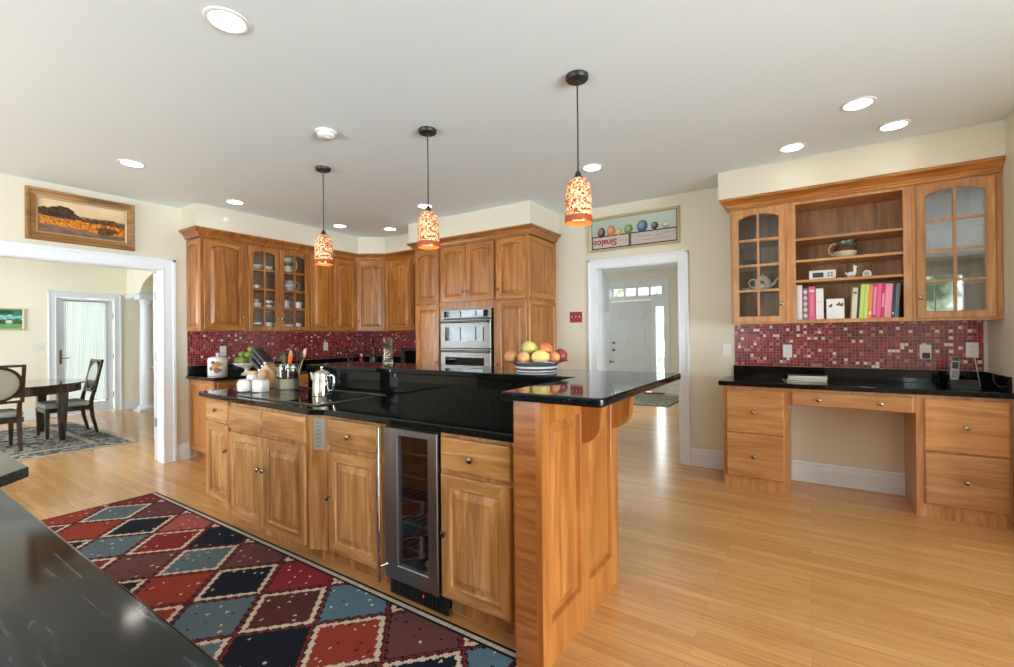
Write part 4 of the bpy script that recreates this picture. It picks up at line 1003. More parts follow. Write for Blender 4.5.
def fruits(u, v, W=.93, Hh=.33):
    x, y = u/W, v/Hh
    c = mixc(srgb(150, 168, 160), srgb(186, 196, 184), y*.7+x*.4)
    if y < .44: c = srgb(70, 66, 62)
    if y < .40:
        c = srgb(196, 184, 176)
        if x > .465 and x < .482: c = srgb(60, 56, 60)
        if x < .018 or .455 < x < .465 or .482 < x < .49 or x > .985: c = srgb(90, 92, 110)
        if x > .482: c = mixc(c, srgb(180, 172, 172), .5)
    if y < .04: c = srgb(40, 36, 34)
    for cx, cy, rx, ry, col in ((.125, .56, .047, .17, srgb(84, 30, 28)), (.245, .585, .05, .18, srgb(206, 128, 62)), (.335, .525, .04, .115, srgb(206, 178, 96)), (.455, .565, .05, .15, srgb(104, 140, 66)),
                                (.615, .60, .062, .19, srgb(60, 96, 134)), (.755, .565, .04, .12, srgb(38, 42, 62)), (.875, .53, .035, .08, srgb(150, 150, 120)), (.875, .56, .03, .05, srgb(214, 208, 190))):
        d = ((x-cx)/rx)**2 + ((y-cy)/ry)**2
        if d < 1: c = mixc(mixc(col, (1, .95, .85, 1), (.22*max(0, 1-(((x-cx)/rx+.3)**2+((y-cy)/ry-.3)**2)*1.2))), (0.02, .015, .01, 1), .5*d*d)
    if x < .006 or x > .994 or y > .985 or y < .015: c = srgb(40, 34, 30)
    return c
fp_ = picture('fruit_painting', 'wide framed painting of fruit on lettered crates above the doorway', (-2.057, YB, 2.247), 0, .98, .378, .024, .035, FR2, fruits, 190, 72)
def text_mesh(body, size, m, parent, name='lettering', off=.0):
    cu = bpy.data.curves.new('txt', 'FONT'); cu.body = body; cu.size = size; cu.extrude = .0006; cu.offset = off; cu.align_x = 'CENTER'; cu.align_y = 'CENTER'
    tmp = bpy.data.objects.new('txt', cu); COL.objects.link(tmp)
    bpy.context.view_layer.update()
    me = bpy.data.meshes.new_from_object(tmp.evaluated_get(bpy.context.evaluated_depsgraph_get()))
    bpy.data.objects.remove(tmp); bpy.data.curves.remove(cu)
    me.name = name; me.materials.clear(); me.materials.append(m)
    o = bpy.data.objects.new(name, me); COL.objects.link(o); o.parent = parent
    return o
REDINK = mat('red_lettering', srgb(150, 36, 40), .6)
tx = text_mesh('Sinalco', .098, REDINK, fp_, off=.0028); tx.location = (.024+.155, -.0095, .024+.07); tx.rotation_euler = (R(90), R(180), 0)
PINKINK = mat('faded_red_lettering', srgb(176, 104, 104), .6)
sc = MB(); random.seed(3)
for x0, x1, z, a in ((.30, .42, .075, .010), (.52, .66, .095, .014), (.70, .78, .085, .02), (.80, .90, .10, .012), (.56, .86, .05, .008)):
    n = int((x1-x0)/.006)
    sc.tube([(.024+x0+(x1-x0)*i/n, -.009, .024+z+a*math.sin(i*1.7)*(.5+.5*random.random())) for i in range(n+1)], .0016, 4)
sc.build('script_lettering', PINKINK, fp_)
def meadow(u, v, W=.5, Hh=.3):
    y = v/Hh; n_ = nn(u, v, 14)
    c = mixc(srgb(36, 92, 62), srgb(70, 140, 110), .5+n_)
    if .52 < y+.1*n_ < .72: c = mixc(srgb(92, 170, 176), srgb(170, 214, 210), .5+nn(u, v, 30))
    if .26 < y+.06*n_ < .46: c = mixc(srgb(30, 60, 44), srgb(96, 130, 84), .5+nn(u, v, 40))
    if y < .26: c = mixc(srgb(110, 160, 100), srgb(130, 176, 120), .5+n_)
    if ((u-.33)/.04)**2+((v-.11)/.03)**2 < 1: c = srgb(210, 220, 205)
    return c
picture('meadow_painting', 'small green landscape painting on the dining room wall', (FX, 1.36, 1.486), 90, .522, .347, .022, .03, FR2, meadow, 60, 40)

# ================================================================ rugs
PAL = dict(blue=srgb(92, 108, 116), navy=srgb(20, 26, 38), red=srgb(126, 38, 40), orange=srgb(148, 58, 42), brown=srgb(86, 44, 42), pink=srgb(164, 84, 76), dusty=srgb(104, 64, 62), cherry=srgb(134, 42, 52), teal=srgb(88, 116, 132), maroon=srgb(92, 28, 34), ivory=srgb(206, 190, 168), black=srgb(26, 22, 26), brick=srgb(120, 44, 42))
ROWS = {0: ['blue', 'navy', 'red', 'blue', 'navy', 'brown', 'orange', 'navy', 'blue'], 1: ['dusty', 'pink', 'navy', 'dusty', 'cherry', 'teal', 'dusty', 'teal', 'red'], -1: ['orange', 'blue', 'dusty', 'orange', 'blue', 'navy', 'red', 'blue', 'orange'],
        -2: ['brown', 'navy', 'red', 'navy', 'orange', 'blue', 'brown', 'red', 'navy'], -3: ['teal', 'red', 'navy', 'dusty', 'blue', 'orange', 'navy', 'blue', 'red'], 2: ['red', 'blue', 'brown', 'navy', 'red', 'blue', 'navy', 'orange', 'red']}
RX0, RY0, RW_, RH_ = -4.68, .36, 3.69, 1.245
def hsh(a, b, c=0): return (math.sin(a*127.1+b*311.7+c*74.7)*43758.5453) % 1
def kilim(u, v):
    e = min(u, v, RW_-u, RH_-v); ev = min(v, RH_-v)
    if e < .014: return PAL['black']
    if ev < .036: return mixc(PAL['ivory'], srgb(176, 170, 160), hsh(int(u*120), 1))
    if ev < .046: return PAL['black']
    if min(u, RW_-u) < .022: return PAL['maroon']
    x, y = u+RX0, v+RY0
    U, V = (x+4.39)/.452, (y-1.255)/.478
    a, b = U+V, U-V; ia, ib = math.floor(a+.5), math.floor(b+.5)
    r_, i2 = ia-ib, ia+ib
    fa_, fb_ = a-ia, b-ib
    zg = .034*(abs(((x*30) % 1)-.5)*2-.5)
    d = min(.5-abs(fa_), .5-abs(fb_)) + zg*.9
    even = r_ % 2 == 0
    k = (i2//2 if even else (i2+1)//2-1 if r_ % 2 else i2//2)
    names = ROWS.get(r_, ROWS[0]); base = PAL[names[k % len(names)]]
    n_ = hsh(int(u*300), int(v*300)); st = .5+.5*nn(u*5, v*40, 2)
    c = mixc(base, tuple(q*.72 for q in base[:3])+(1,), .35*n_+.4*st)
    if even:
        if d < .035: c = PAL['black'] if d < .012 else PAL['maroon']
        elif d < .098: c = mixc(PAL['ivory'], base, .12*n_)
        inside = d > .125
    else:
        if d < .05: c = PAL['brick'] if d < .025 else PAL['black']
        inside = d > .09
    if inside:
        gx, gy = int(u/.05), int(v/.05)
        if hsh(gx, gy, 5) > .70:
            px, py = (gx+.2+.6*hsh(gx, gy, 1))*.05, (gy+.2+.6*hsh(gx, gy, 2))*.05
            if abs(u-px)+abs(v-py)*.8 < .0075: c = PAL['ivory'] if hsh(gx, gy, 9) > .3 else PAL['black']
    return c
rug = grid_paint('kilim_rug', RW_, RH_, 520, 176, kilim, RUGM, None, 'XY', .008)
rug.location = (RX0, RY0, .0005); tag(rug, 'red and blue geometric kilim rug along the kitchen island', 'rug')
def persian(u, v, W=2.66, Hh=2.5):
    e = min(u, v, W-u, Hh-v)
    if e < .05: return srgb(196, 186, 166)
    n_ = nn(u, v, 16); n2 = nn(u, v, 45)
    navy, grey, cream = srgb(70, 74, 84), srgb(116, 116, 116), srgb(186, 176, 158)
    if e < .32: c = mixc(navy, cream, 1 if (n_ > .16 and n2 > -.2) else (.35 if n2 > .1 else 0)); return c
    if e < .37: return cream
    d = ((u-W/2)/.9)**2 + ((v-Hh/2)/.8)**2
    c = mixc(grey, navy, 1 if n_ > .05 else 0)
    if n2 > .22: c = cream
    if d < 1: c = mixc(cream, navy, 1 if n_ > .1 else (.4 if n2 > .1 else 0))
    return c
pr = grid_paint('persian_rug', 2.66, 2.5, 170, 160, persian, RUGM, None, 'XY', .007); pr.location = (-9.88, -.22, .0005)
tag(pr, 'faded blue grey oriental rug under the dining table', 'rug')
def entry(u, v, W=1.55, Hh=1.4):
    e = min(u, v, W-u, Hh-v)
    if e < .04: return srgb(84, 78, 70)
    if e < .09: return srgb(150, 140, 122)
    c = mixc(srgb(104, 104, 98), srgb(140, 134, 120), .5+1.4*nn(u, v, 18))
    if nn(u, v, 30) > .2: c = srgb(168, 158, 138)
    return c
er = grid_paint('entry_rug', 1.55, 1.4, 110, 100, entry, RUGM, None, 'XY', .007); er.location = (-3.66, 8.44, .0005)
tag(er, 'grey patterned rug inside the front door', 'rug')
mt = thing('doormat_threshold', 'dark door threshold strip under the front door', 'threshold', (-3.88, 10.18, 0))
MB().box(0, 1.24, 0, .11, 0, .018, .004).build('strip', mat('dark_bronze', srgb(70, 60, 50), .4, .7), mt)

# ================================================================ foreground counters
ga = thing('near_base_cabinet', 'cherry base cabinet under the nearest grey countertop', 'cabinet', (.2, .245, 0), 180)
solid_carcass(2.15, .72, 0, .8785, .1).build('carcass', W_Z, ga)
for k in range(4):
    x = .02+k*.53; add_front(ga, ('drawer', x, x+.515, .70, .855, [(x+.26, .775)])); add_front(ga, ('door', x, x+.515, .125, .68, 0, (x+.48, .6)))
ca = MB().prism(rounded([(.25, -.5), (.25, .283), (-1.975, .283), (-1.975, -.5)], [0, .01, .02, 0]), .88, .914, .006, 3).build('near_countertop', SLATE)
tag(ca, 'dark grey polished stone countertop nearest the viewer', 'countertop')
gb = thing('end_base_cabinet', 'cherry base cabinet under the small counter at the left edge', 'cabinet', (-2.17, .30, 0), 180)
solid_carcass(1.0, .72, 0, .8785, .1).build('carcass', W_Z, gb)
add_front(gb, ('door', .02, .49, .125, .855, 0, (.46, .6))); add_front(gb, ('door', .505, .98, .125, .855, 0, (.535, .6)))
cb = MB().prism(rounded([(-2.03, -.5), (-2.03, .303), (-2.113, .38), (-3.2, .38), (-3.2, -.5)], [0, .01, .01, .02, 0]), .88, .914, .005, 3).build('end_countertop', granite('green_black_granite', (.02, .024, .022, 1), (.07, .08, .075, 1), .07))
tag(cb, 'dark countertop with clipped corner at the left edge of the room', 'countertop')

# ================================================================ things on the island
def pot_handle(mb, pts, r): mb.tube(pts, r, 8)
cp = thing('coffee_pot', 'polished steel coffee pot standing on the black cooktop', 'coffee pot', (-2.83, 1.94, .9195), 20); cp.scale = (.93, .93, .86)
MB().lathe([(.066, 0), (.070, .004), (.069, .03), (.064, .12), (.058, .165), (.058, .17)], n=32).build('body', CHROME, cp, True)
ld_ = MB().lathe([(.0595, .170), (.0595, .176), (.05, .19), (.028, .2), (.012, .203), (.008, .212), (.012, .222), (.009, .232), (.001, .235)], n=32).build('lid', CHROME, cp, True)
MB().tube([(-.056, 0, .115), (-.075, 0, .135), (-.083, 0, .16), (-.092, 0, .182)], [.02, .016, .011, .009], 12).build('spout', CHROME, cp, True)
MB().tube([(.055, 0, .155), (.085, 0, .165), (.103, 0, .15), (.106, 0, .1), (.098, 0, .05), (.068, 0, .035)], [.008, .008, .009, .01, .009, .007], 10).build('handle', CHROME, cp, True)
cm = thing('creamer', 'white ceramic creamer jug on the island counter', 'jug', (-3.575, 1.79, .9145), 15)
MB().lathe([(.03, 0), (.045, .008), (.05, .035), (.043, .068), (.036, .08), (.042, .092), (.039, .092), (.033, .08), (.04, .066), (.046, .035), (.04, .012)], n=28, cap1=True).build('body', CERAMIC, cm, True)
MB().tube([(-.04, 0, .075), (-.066, 0, .07), (-.07, 0, .045), (-.048, 0, .025)], .006, 8).build('handle', CERAMIC, cm, True)
sb = thing('sugar_caddy', 'white square ceramic box beside the creamer jug', 'box', (-3.445, 1.845, .9145), 12)
MB().box(-.05, .05, -.04, .04, 0, .085, .012, 3).build('body', CERAMIC, sb, True)
MB().box(-.046, .046, -.036, .036, .0845, .093, .004, 2).build('lid', CERAMIC, sb, True)
sj = thing('spice_jar', 'small white painted jar with tan wooden lid behind the creamer', 'jar', (-3.655, 1.888, .9145))
MB().lathe([(.036, 0), (.04, .006), (.04, .10), (.034, .115), (.034, .12)], n=28).build('body', CERAMIC, sj, True)
MB().lathe([(.04, .1205), (.042, .125), (.042, .14), (.036, .148), (.001, .15)], n=28).build('lid', SPOONW, sj, True)
mk = MB(); mk.ball((.022, -.0335, .075), .009, sy=.3).ball((-.006, -.0395, .06), .008, sy=.2).ball((.03, -.028, .045), .007, sy=.4); mk.build('painted_motif', BLACKP, sj, True)
kb = thing('knife_block', 'tan wooden knife block full of black handled knives', 'knife block', (-3.70, 2.06, .9145), 28)
MB().prism([(-.085, 0), (.085, 0), (.085, .10), (-.005, .20), (-.085, .125)], -.055, .055, .004, axis='Y').build('block', BLOCKW, kb)
kdir = Vector((-.66, 0, .75)).normalized()
KH = mat('knife_handle', (.01, .01, .011, 1), .5)
n = 0
for row, cols in ((0, 4), (1, 3), (2, 3)):
    for q in range(cols):
        bx_, bz = -.008 - row*.030, .197 - row*.028
        y = (q-(cols-1)/2)*.031
        b0 = Vector((bx_, y, bz)) + kdir*.002
        root = kb.matrix_basis @ b0 if False else None
        lab = ['long', 'middle', 'short'][row]
        o = thing('kitchen_knife', ('black handled kitchen knife in the %s row of the block, ' % ['top', 'middle', 'bottom'][row]) + ['first', 'second', 'third', 'fourth'][q] + ' from the front', 'knife', (0, 0, 0), 0, 'knives in the block')
        M_ = Matrix.Translation(kb.location) @ Matrix.Rotation(R(28), 4, 'Z')
        o.location = M_ @ b0; o.rotation_euler = (0, 0, R(28))
        ln = (.16, .145, .125)[row]
        MB().loops([[tuple(kdir*t*ln + Vector((.75, 0, .66)).normalized()*i*w + Vector((0, j*.0075, 0))) for i, j in ((-1, -1), (1, -1), (1, 1), (-1, 1))] for t, w in ((.06, .009), (.4, .0115), (.75, .0095), (1, .013))]).build('handle', KH, o)
        MB().loops([[tuple(kdir*t + Vector((.75, 0, .66)).normalized()*i*.009 + Vector((0, j*.008, 0))) for i, j in ((-1, -1), (1, -1), (1, 1), (-1, 1))] for t in (-.001, .012)]).build('bolster', STEELD, o)
jr = thing('glass_canister', 'glass canister of flour and brown grain on the island counter', 'canister', (-3.435, 2.045, .9145))
MB().lathe([(.08, 0), (.086, .004), (.086, .185), (.082, .185), (.082, .008)], n=36, cap1=True).build('glass', thin_glass('canister_glass', (.98, .99, .97, 1), .3), jr, True)
MB().lathe([(.0805, .009), (.0805, .085), (.05, .095), (.001, .1)], n=32).build('flour', FLOUR, jr, True)
MB().lathe([(.0805, .0853), (.0805, .13), (.04, .134), (.001, .133)], n=32, cap0=False).build('brown_grain', OATS, jr, True)
MB().lathe([(.084, .186), (.089, .19), (.089, .198), (.084, .202), (.02, .204), (.001, .204)], n=36).build('lid', thin_glass('lid_glass', (.75, .85, .75, 1), .9), jr, True)
uc = thing('utensil_crock', 'dark ceramic utensil crock behind the glass canister', 'crock', (-3.60, 2.185, .9145))
MB().lathe([(.045, 0), (.052, .006), (.054, .16), (.049, .16), (.047, .012)], n=28).build('body', mat('dark_glaze', srgb(40, 34, 34), .2), uc, True)
def utensil(name, label, dx, dy, ln, head, m, hm=None):
    o = thing(name, label, 'utensil', (-3.60+dx*.45, 2.185+dy*.45, .932), 0, 'utensils in the crock')
    d = Vector((dx, dy*.8, .25)).normalized()
    MB().tube([d*.0, d*(ln-.05)], [.005, .006], 8).build('handle', hm or m, o)
    a = math.atan2(d.x, d.z); M = Matrix.Rotation(a, 3, 'Y')
    head(d*ln, M, m, o)
def spoon(p, M, m, o): MB().ball(p, .03, .8, .3, 1.35, 16, M).build('bowl', m, o, True)
def ladle(p, M, m, o): MB().ball(p, .042, 1.05, .55, .8, 16, M).build('bowl', m, o, True)
def spat(p, M, m, o):
    mb = MB(); w = .03; q = [M @ Vector((x, y, z)) + Vector(p) for y in (-.004, .004) for x, z in ((-w*.7, -.045), (w*.7, -.045), (w, .04), (-w, .04))]
    mb.loops([[tuple(v) for v in q[:4]], [tuple(v) for v in q[4:]]]); bmesh.ops.bevel(mb.bm, geom=list(mb.bm.edges), offset=.003, segments=2, affect='EDGES'); mb.build('blade', m, o)
utensil('wooden_spoon', 'large pale wooden spoon standing in the crock', .02, -.02, .25, spoon, SPOONW)
utensil('wooden_spoon', 'small round wooden spoon at the right of the crock', .075, .035, .27, spoon, SPOONW)
utensil('ladle', 'black ladle leaning left in the utensil crock', -.06, -.01, .26, ladle, BLACKP)
utensil('serving_spoon', 'black serving spoon at the back of the crock', -.01, .05, .275, spoon, BLACKP)
utensil('spatula', 'orange silicone spatula standing in the crock', .062, -.055, .215, spat, ORANGE, SPOONW)
utensil('slotted_turner', 'olive green spatula beside the large wooden spoon', -.015, -.05, .21, spat, mat('olive_silicone', srgb(92, 96, 52), .4), BLACKP)
utensil('whisk_handle_spoon', 'black cooking spoon leaning right with a silver tip', .10, .0, .25, spoon, BLACKP, STEEL)

# fruit dish on the bar
FB = Vector((-1.40, 2.445, 1.1005))
fb = thing('fruit_dish', 'wide grey rimmed ceramic dish of mangoes on the bar top', 'dish', FB); fb.scale = (1, 1, .88)
MB().lathe([(.118, 0), (.124, .004), (.124, .014), (.121, .016), (.125, .018), (.128, .045), (.135, .054), (.165, .066), (.196, .074), (.196, .078), (.165, .071), (.12, .058), (.001, .052)], n=48).build('body', GREYBAND, fb, True)
for z0, z1, r_ in ((.0025, .012, .1245), (.026, .040, .1285)):
    MB().lathe([(r_-.002, z0), (r_+.0008, z0+.001), (r_+.0014, z1-.001), (r_-.002, z1)], n=48, cap0=False, cap1=False).build('white_band', CERAMIC, fb, True)
MC = {'green': (srgb(168, 172, 92), srgb(196, 190, 110)), 'cream': (srgb(222, 196, 120), srgb(236, 206, 130)), 'orange': (srgb(206, 100, 62), srgb(228, 150, 78)), 'red': (srgb(140, 50, 42), srgb(170, 76, 60)),
      'blush': (srgb(196, 96, 84), srgb(198, 176, 96)), 'peach': (srgb(226, 160, 96), srgb(206, 84, 74)), 'rose': (srgb(190, 78, 72), srgb(222, 170, 110))}
right = Vector((math.cos(.584), math.sin(.584), 0)); away = Vector((-math.sin(.584), math.cos(.584), 0))
def mango(key, lab, px, pz, dep, rx, rz, tilt=0, sd=1):
    c = FB + right*px + away*dep + Vector((0, 0, pz-.017))
    o = thing('mango', lab, 'mango', c, 33.4, 'mangoes in the dish')
    M = Matrix.Rotation(R(tilt), 3, 'Y')
    mb = MB(); mb.ball((0, 0, 0), 1, rx, min(rx, rz)*.95, rz, 24, M)
    for v in mb.bm.verts:
        if v.co.x > 0: v.co.z *= 1-.10*(v.co.x/rx)
    mb.build('flesh', mango_mat('mango_'+key, *MC[key], sd), o, True)
    MB().tube([M @ Vector((rx*.97, 0, 0)), M @ Vector((rx*1.06, 0, .002))], .004, 6).build('stem', BLACKP, o)
mango('blush', 'rosy green mango at the left rim of the dish', -.155, .108, -.02, .043, .040, 20, 1)
mango('rose', 'red and yellow mango second from the left in front', -.080, .104, -.09, .039, .037, -10, 4)
mango('cream', 'large pale yellow mango front and centre in the dish', .018, .108, -.11, .056, .043, -4, 2)
mango('peach', 'small orange pink mango right of the pale yellow one', .100, .104, -.07, .038, .036, 8, 7)
mango('red', 'dark red mango at the right rim of the dish', .150, .112, .00, .042, .043, 30, 3)
mango('green', 'large yellow green mango on top of the pile', -.043, .158, -.01, .050, .045, 15, 5)
mango('orange', 'orange red mango on top right of the pile', .058, .152, .01, .043, .043, 30, 6)
mango('cream', 'yellow mango hidden at the back of the pile', -.05, .108, .09, .048, .042, 40, 9)
mango('peach', 'orange mango in the middle under the top mangoes', .03, .105, .03, .044, .040, 10, 8)
# glass cylinder on the bar
vz = thing('glass_vase', 'tall clear ribbed glass cylinder standing on the bar top', 'vase', (-2.90, 2.60, 1.1005))
mb = MB(); ls = []
for r_, h_ in ((.036, 0), (.044, .006), (.041, .03), (.040, .2), (.043, .21), (.039, .21), (.036, .2), (.037, .03), (.030, .014)):
    ls.append([((r_*(1+.035*math.cos(12*2*math.pi*i/72)))*math.cos(2*math.pi*i/72), (r_*(1+.035*math.cos(12*2*math.pi*i/72)))*math.sin(2*math.pi*i/72), h_) for i in range(72)])
GREENG = bpy.data.materials.new('cut_glass'); GREENG.use_nodes = True
b_ = GREENG.node_tree.nodes['Principled BSDF']; b_.inputs['Transmission Weight'].default_value = 1; b_.inputs['Roughness'].default_value = .02; b_.inputs['Base Color'].default_value = (.86, .93, .89, 1); b_.inputs['IOR'].default_value = 1.45
mb.loops(ls); mb.build('glass', GREENG, vz, True)

# ================================================================ things on the far counter
PEARP = mat('pear_paint', srgb(190, 132, 78), .4)
fc = thing('fruit_canister', 'white canister painted with fruit on the far counter', 'canister', (-5.42, 2.43, .9145), 62)
MB().lathe([(.090, 0), (.095, .006), (.095, .175), (.09, .18), (.088, .185)], n=40).build('body', CERAMIC, fc, True)
lid = MB().lathe([(.093, .1855), (.093, .193), (.06, .205), (.014, .21), (.014, .225), (.022, .235), (.014, .246), (.001, .248)], n=36).build('lid', CERAMIC, fc, True)
for y_, z_, r_, m_ in ((-.30, .10, .030, PEARP), (.05, .125, .032, PEARP), (-.02, .06, .030, mat('fruit_red', srgb(160, 96, 60), .4)), (.42, .125, .018, mat('fruit_yellow', srgb(214, 170, 70), .4)), (-.60, .08, .022, mat('leaf_paint', srgb(52, 70, 40), .4)), (-.42, .145, .02, mat('leaf_paint_dark', srgb(40, 58, 36), .4)), (.35, .06, .016, mat('blossom_paint', srgb(150, 120, 150), .4))):
    a = -math.pi/2+y_
    MB().ball((math.cos(a)*.0945, math.sin(a)*.0945, z_), r_, 1, .12, 1, 16, Matrix.Rotation(a+math.pi/2, 3, 'Z')).build('painted_fruit', m_, fc, True)
ad = thing('pedestal_dish', 'white footed dish holding green apples on the far counter', 'dish', (-5.25, 2.66, .9145)); ad.scale = (1, 1, 1.45)
MB().lathe([(.06, 0), (.062, .006), (.03, .02), (.024, .04), (.05, .055), (.11, .068), (.142, .084), (.142, .089), (.11, .074), (.001, .062)], n=40).build('body', CERAMIC, ad, True)
for i, (px, pz, dp, r_) in enumerate(((-.075, .118, -.03, .044), (.0, .118, -.07, .043), (.075, .118, -.02, .043), (-.02, .118, .05, .043), (.03, .182, -.01, .042), (.09, .16, .05, .036), (-.045, .186, -.01, .038), (.045, .245, .0, .036))):
    c = Vector((-5.25, 2.66, .9145)) + right*px + away*dp + Vector((0, 0, pz+.034)); r_ *= 1.1
    o = thing('green_apple', 'green apple in the footed dish, ' + ['at the left', 'at the front', 'at the right front', 'at the back', 'in the upper layer', 'at the right back', 'at the upper left', 'at the very top'][i], 'apple', c, 0, 'apples in the footed dish')
    MB().lathe([(.001, -r_*.80), (r_*.35, -r_*.88), (r_*.8, -r_*.55), (r_, 0), (r_*.9, r_*.5), (r_*.5, r_*.82), (r_*.15, r_*.78), (.001, r_*.68)], n=20).build('flesh', APPLE, o, True)
    MB().tube([(0, 0, r_*.66), (.003, 0, r_*1.0)], .002, 6).build('stem', OATS, o)
sk = thing('faucet', 'dark metal faucet at the corner sink', 'faucet', (-5.38, 4.10, .9145), 45)
MB().lathe([(.026, 0), (.026, .006), (.016, .012)], n=20).tube([(0, 0, .005), (0, 0, .22), (0, -.02, .26), (0, -.07, .275), (0, -.12, .255), (0, -.135, .21)], .011, 12).build('spout', PEWTER, sk, True)
MB().tube([(.016, 0, .05), (.05, 0, .075), (.075, 0, .11)], .007, 8).build('lever', PEWTER, sk, True)
rb = thing('soap_bottle', 'small red soap bottle with white cap near the corner sink', 'bottle', (-5.33, 4.29, .9145))
MB().lathe([(.028, 0), (.03, .005), (.03, .10), (.02, .125), (.012, .13)], n=24).build('body', mat('red_soap', srgb(150, 20, 40), .25), rb, True)
MB().lathe([(.014, .1305), (.014, .16), (.010, .165), (.001, .166)], n=20).build('cap', WHITEP, rb, True)
bd = thing('soap_dispenser', 'black pump dispenser with silver top beside the red bottle', 'dispenser', (-5.11, 4.32, .9145))
MB().lathe([(.045, 0), (.05, .006), (.05, .12), (.038, .155), (.018, .17)], n=28).build('body', BLACKP, bd, True)
MB().lathe([(.02, .1705), (.022, .19), (.010, .195), (.010, .235), (.001, .236)], n=20).tube([(0, 0, .232), (.03, -.03, .238), (.05, -.05, .225)], .008, 8).build('pump', STEEL, bd, True)
MB().box(-.028, .028, -.0525, -.046, .035, .085, .004).build('label_plate', GREYBAND, bd)
to = thing('toaster_oven', 'dark toaster oven on the counter beside the oven cabinet', 'toaster oven', (-4.66, 4.40, .9145))
MB().box(0, .44, 0, .32, .015, .255, .012, 2).build('body', mat('oven_shell', srgb(70, 64, 60), .35, .6), to)
MB().box(.1, .43, -.012, -.0005, .04, .23, .004).build('door', BLACKGLASS, to)
for k in range(3): MB().lathe([(.016, 0), (.016, .012), (.012, .016), (.001, .017)], (.05, 0, .07+k*.062), 16, YM).build('dial', STEEL, to, True)
MB().tube([(.12, -.035, .222), (.41, -.035, .222)], .007, 8).build('handle', STEEL, to)
for x in (.03, .41):
    for y in (.03, .29): MB().lathe([(.012, 0), (.012, .016)], (x, y, 0), 12).build('foot', BLACKP, to)

# ================================================================ crockery in the glazed kitchen cabinet
PAT = mat('blue_grey_glaze', srgb(176, 180, 182), .2)
def cup(name, label, cat, loc, r, h, m, hang=None, group=None, bowl=False, ring=None):
    if group == CG: r, h = r*1.14, h*1.22
    o = thing(name, label, cat, loc, hang or 0, group)
    pr_ = [(r*.55, 0), (r*.6, .003), (r*.8, h*.3), (r, h), (r*.94, h), (r*.74, h*.32), (r*.5, .008)] if bowl else [(r*.78, 0), (r*.85, .004), (r*.97, h*.4), (r, h), (r*.93, h), (r*.9, h*.4), (r*.76, .008)]
    MB().lathe(pr_, n=28).build('body', m, o, True)
    if hang is not None:
        MB().tube([(r*.95, 0, h*.85), (r*1.45, 0, h*.82), (r*1.6, 0, h*.55), (r*1.4, 0, h*.28), (r*.93, 0, h*.2)], r*.11, 8).build('handle', m, o, True)
    if ring: MB().lathe([(r*.99, h*.45), (r*1.012, h*.47), (r*1.012, h*.7), (r*.995, h*.72)], n=28, cap0=False, cap1=False).build('painted_band', ring, o, True)
    return o
CG = 'crockery in the glazed cabinet'
XS = -5.56
def lz(k): return (ZU0+.0185, 1.6755, 1.9005, 2.1455)[k]
cup('bowl', 'wide white bowl on the top shelf behind the left glazed door', 'bowl', (XS, 2.93, lz(3)), .062, .045, CERAMIC, None, CG, True, PAT)
cup('bowl', 'small white bowl on the top shelf beside the middle stile', 'bowl', (XS, 3.08, lz(3)), .05, .045, CERAMIC, None, CG, True)
cup('pitcher', 'tall cream pitcher on the top shelf behind the right glazed door', 'pitcher', (XS, 3.33, lz(3)), .06, .155, CREAMC, 60, CG, False, GREYBAND)
cup('cup', 'small white cup alone on the third shelf behind the left door', 'cup', (XS, 2.93, lz(2)), .03, .05, CERAMIC, 70, CG)
cup('large_mug', 'big patterned mug on the third shelf behind the right door', 'mug', (XS, 3.36, lz(2)), .058, .12, PAT, 60, CG, False, CERAMIC)
cup('bowl', 'lower bowl of a stack on the second shelf behind the left door', 'bowl', (XS, 2.93, lz(1)), .052, .055, CERAMIC, None, CG, True)
cup('cup', 'white cup standing in the bowl on the second shelf', 'cup', (XS, 2.93, lz(1)+.0105), .023, .085, PAT, None, CG)
cup('mug', 'white mug with handle on the second shelf behind the left door', 'mug', (XS, 3.075, lz(1)), .042, .085, CERAMIC, 60, CG, False, GREYBAND)
cup('mug', 'patterned mug on the second shelf, left in the right door', 'mug', (XS, 3.30, lz(1)), .045, .095, PAT, 60, CG)
cup('mug', 'white mug on the second shelf, right in the right door', 'mug', (XS, 3.46, lz(1)), .045, .085, CERAMIC, 60, CG)
cup('mug', 'grey banded white mug at the cabinet floor behind the left door', 'mug', (XS, 2.93, lz(0)), .05, .075, CERAMIC, None, CG, False, GREYBAND)
cup('mug', 'white cup with handle at the cabinet floor beside the banded mug', 'mug', (XS, 3.07, lz(0)), .042, .075, CERAMIC, 60, CG)
cup('bowl', 'white bowl at the cabinet floor behind the right door', 'bowl', (XS, 3.33, lz(0)), .055, .06, CERAMIC, None, CG, True)
cup('cup', 'white cup at the cabinet floor, rightmost behind the right door', 'cup', (XS, 3.46, lz(0)), .04, .07, CERAMIC, 60, CG)
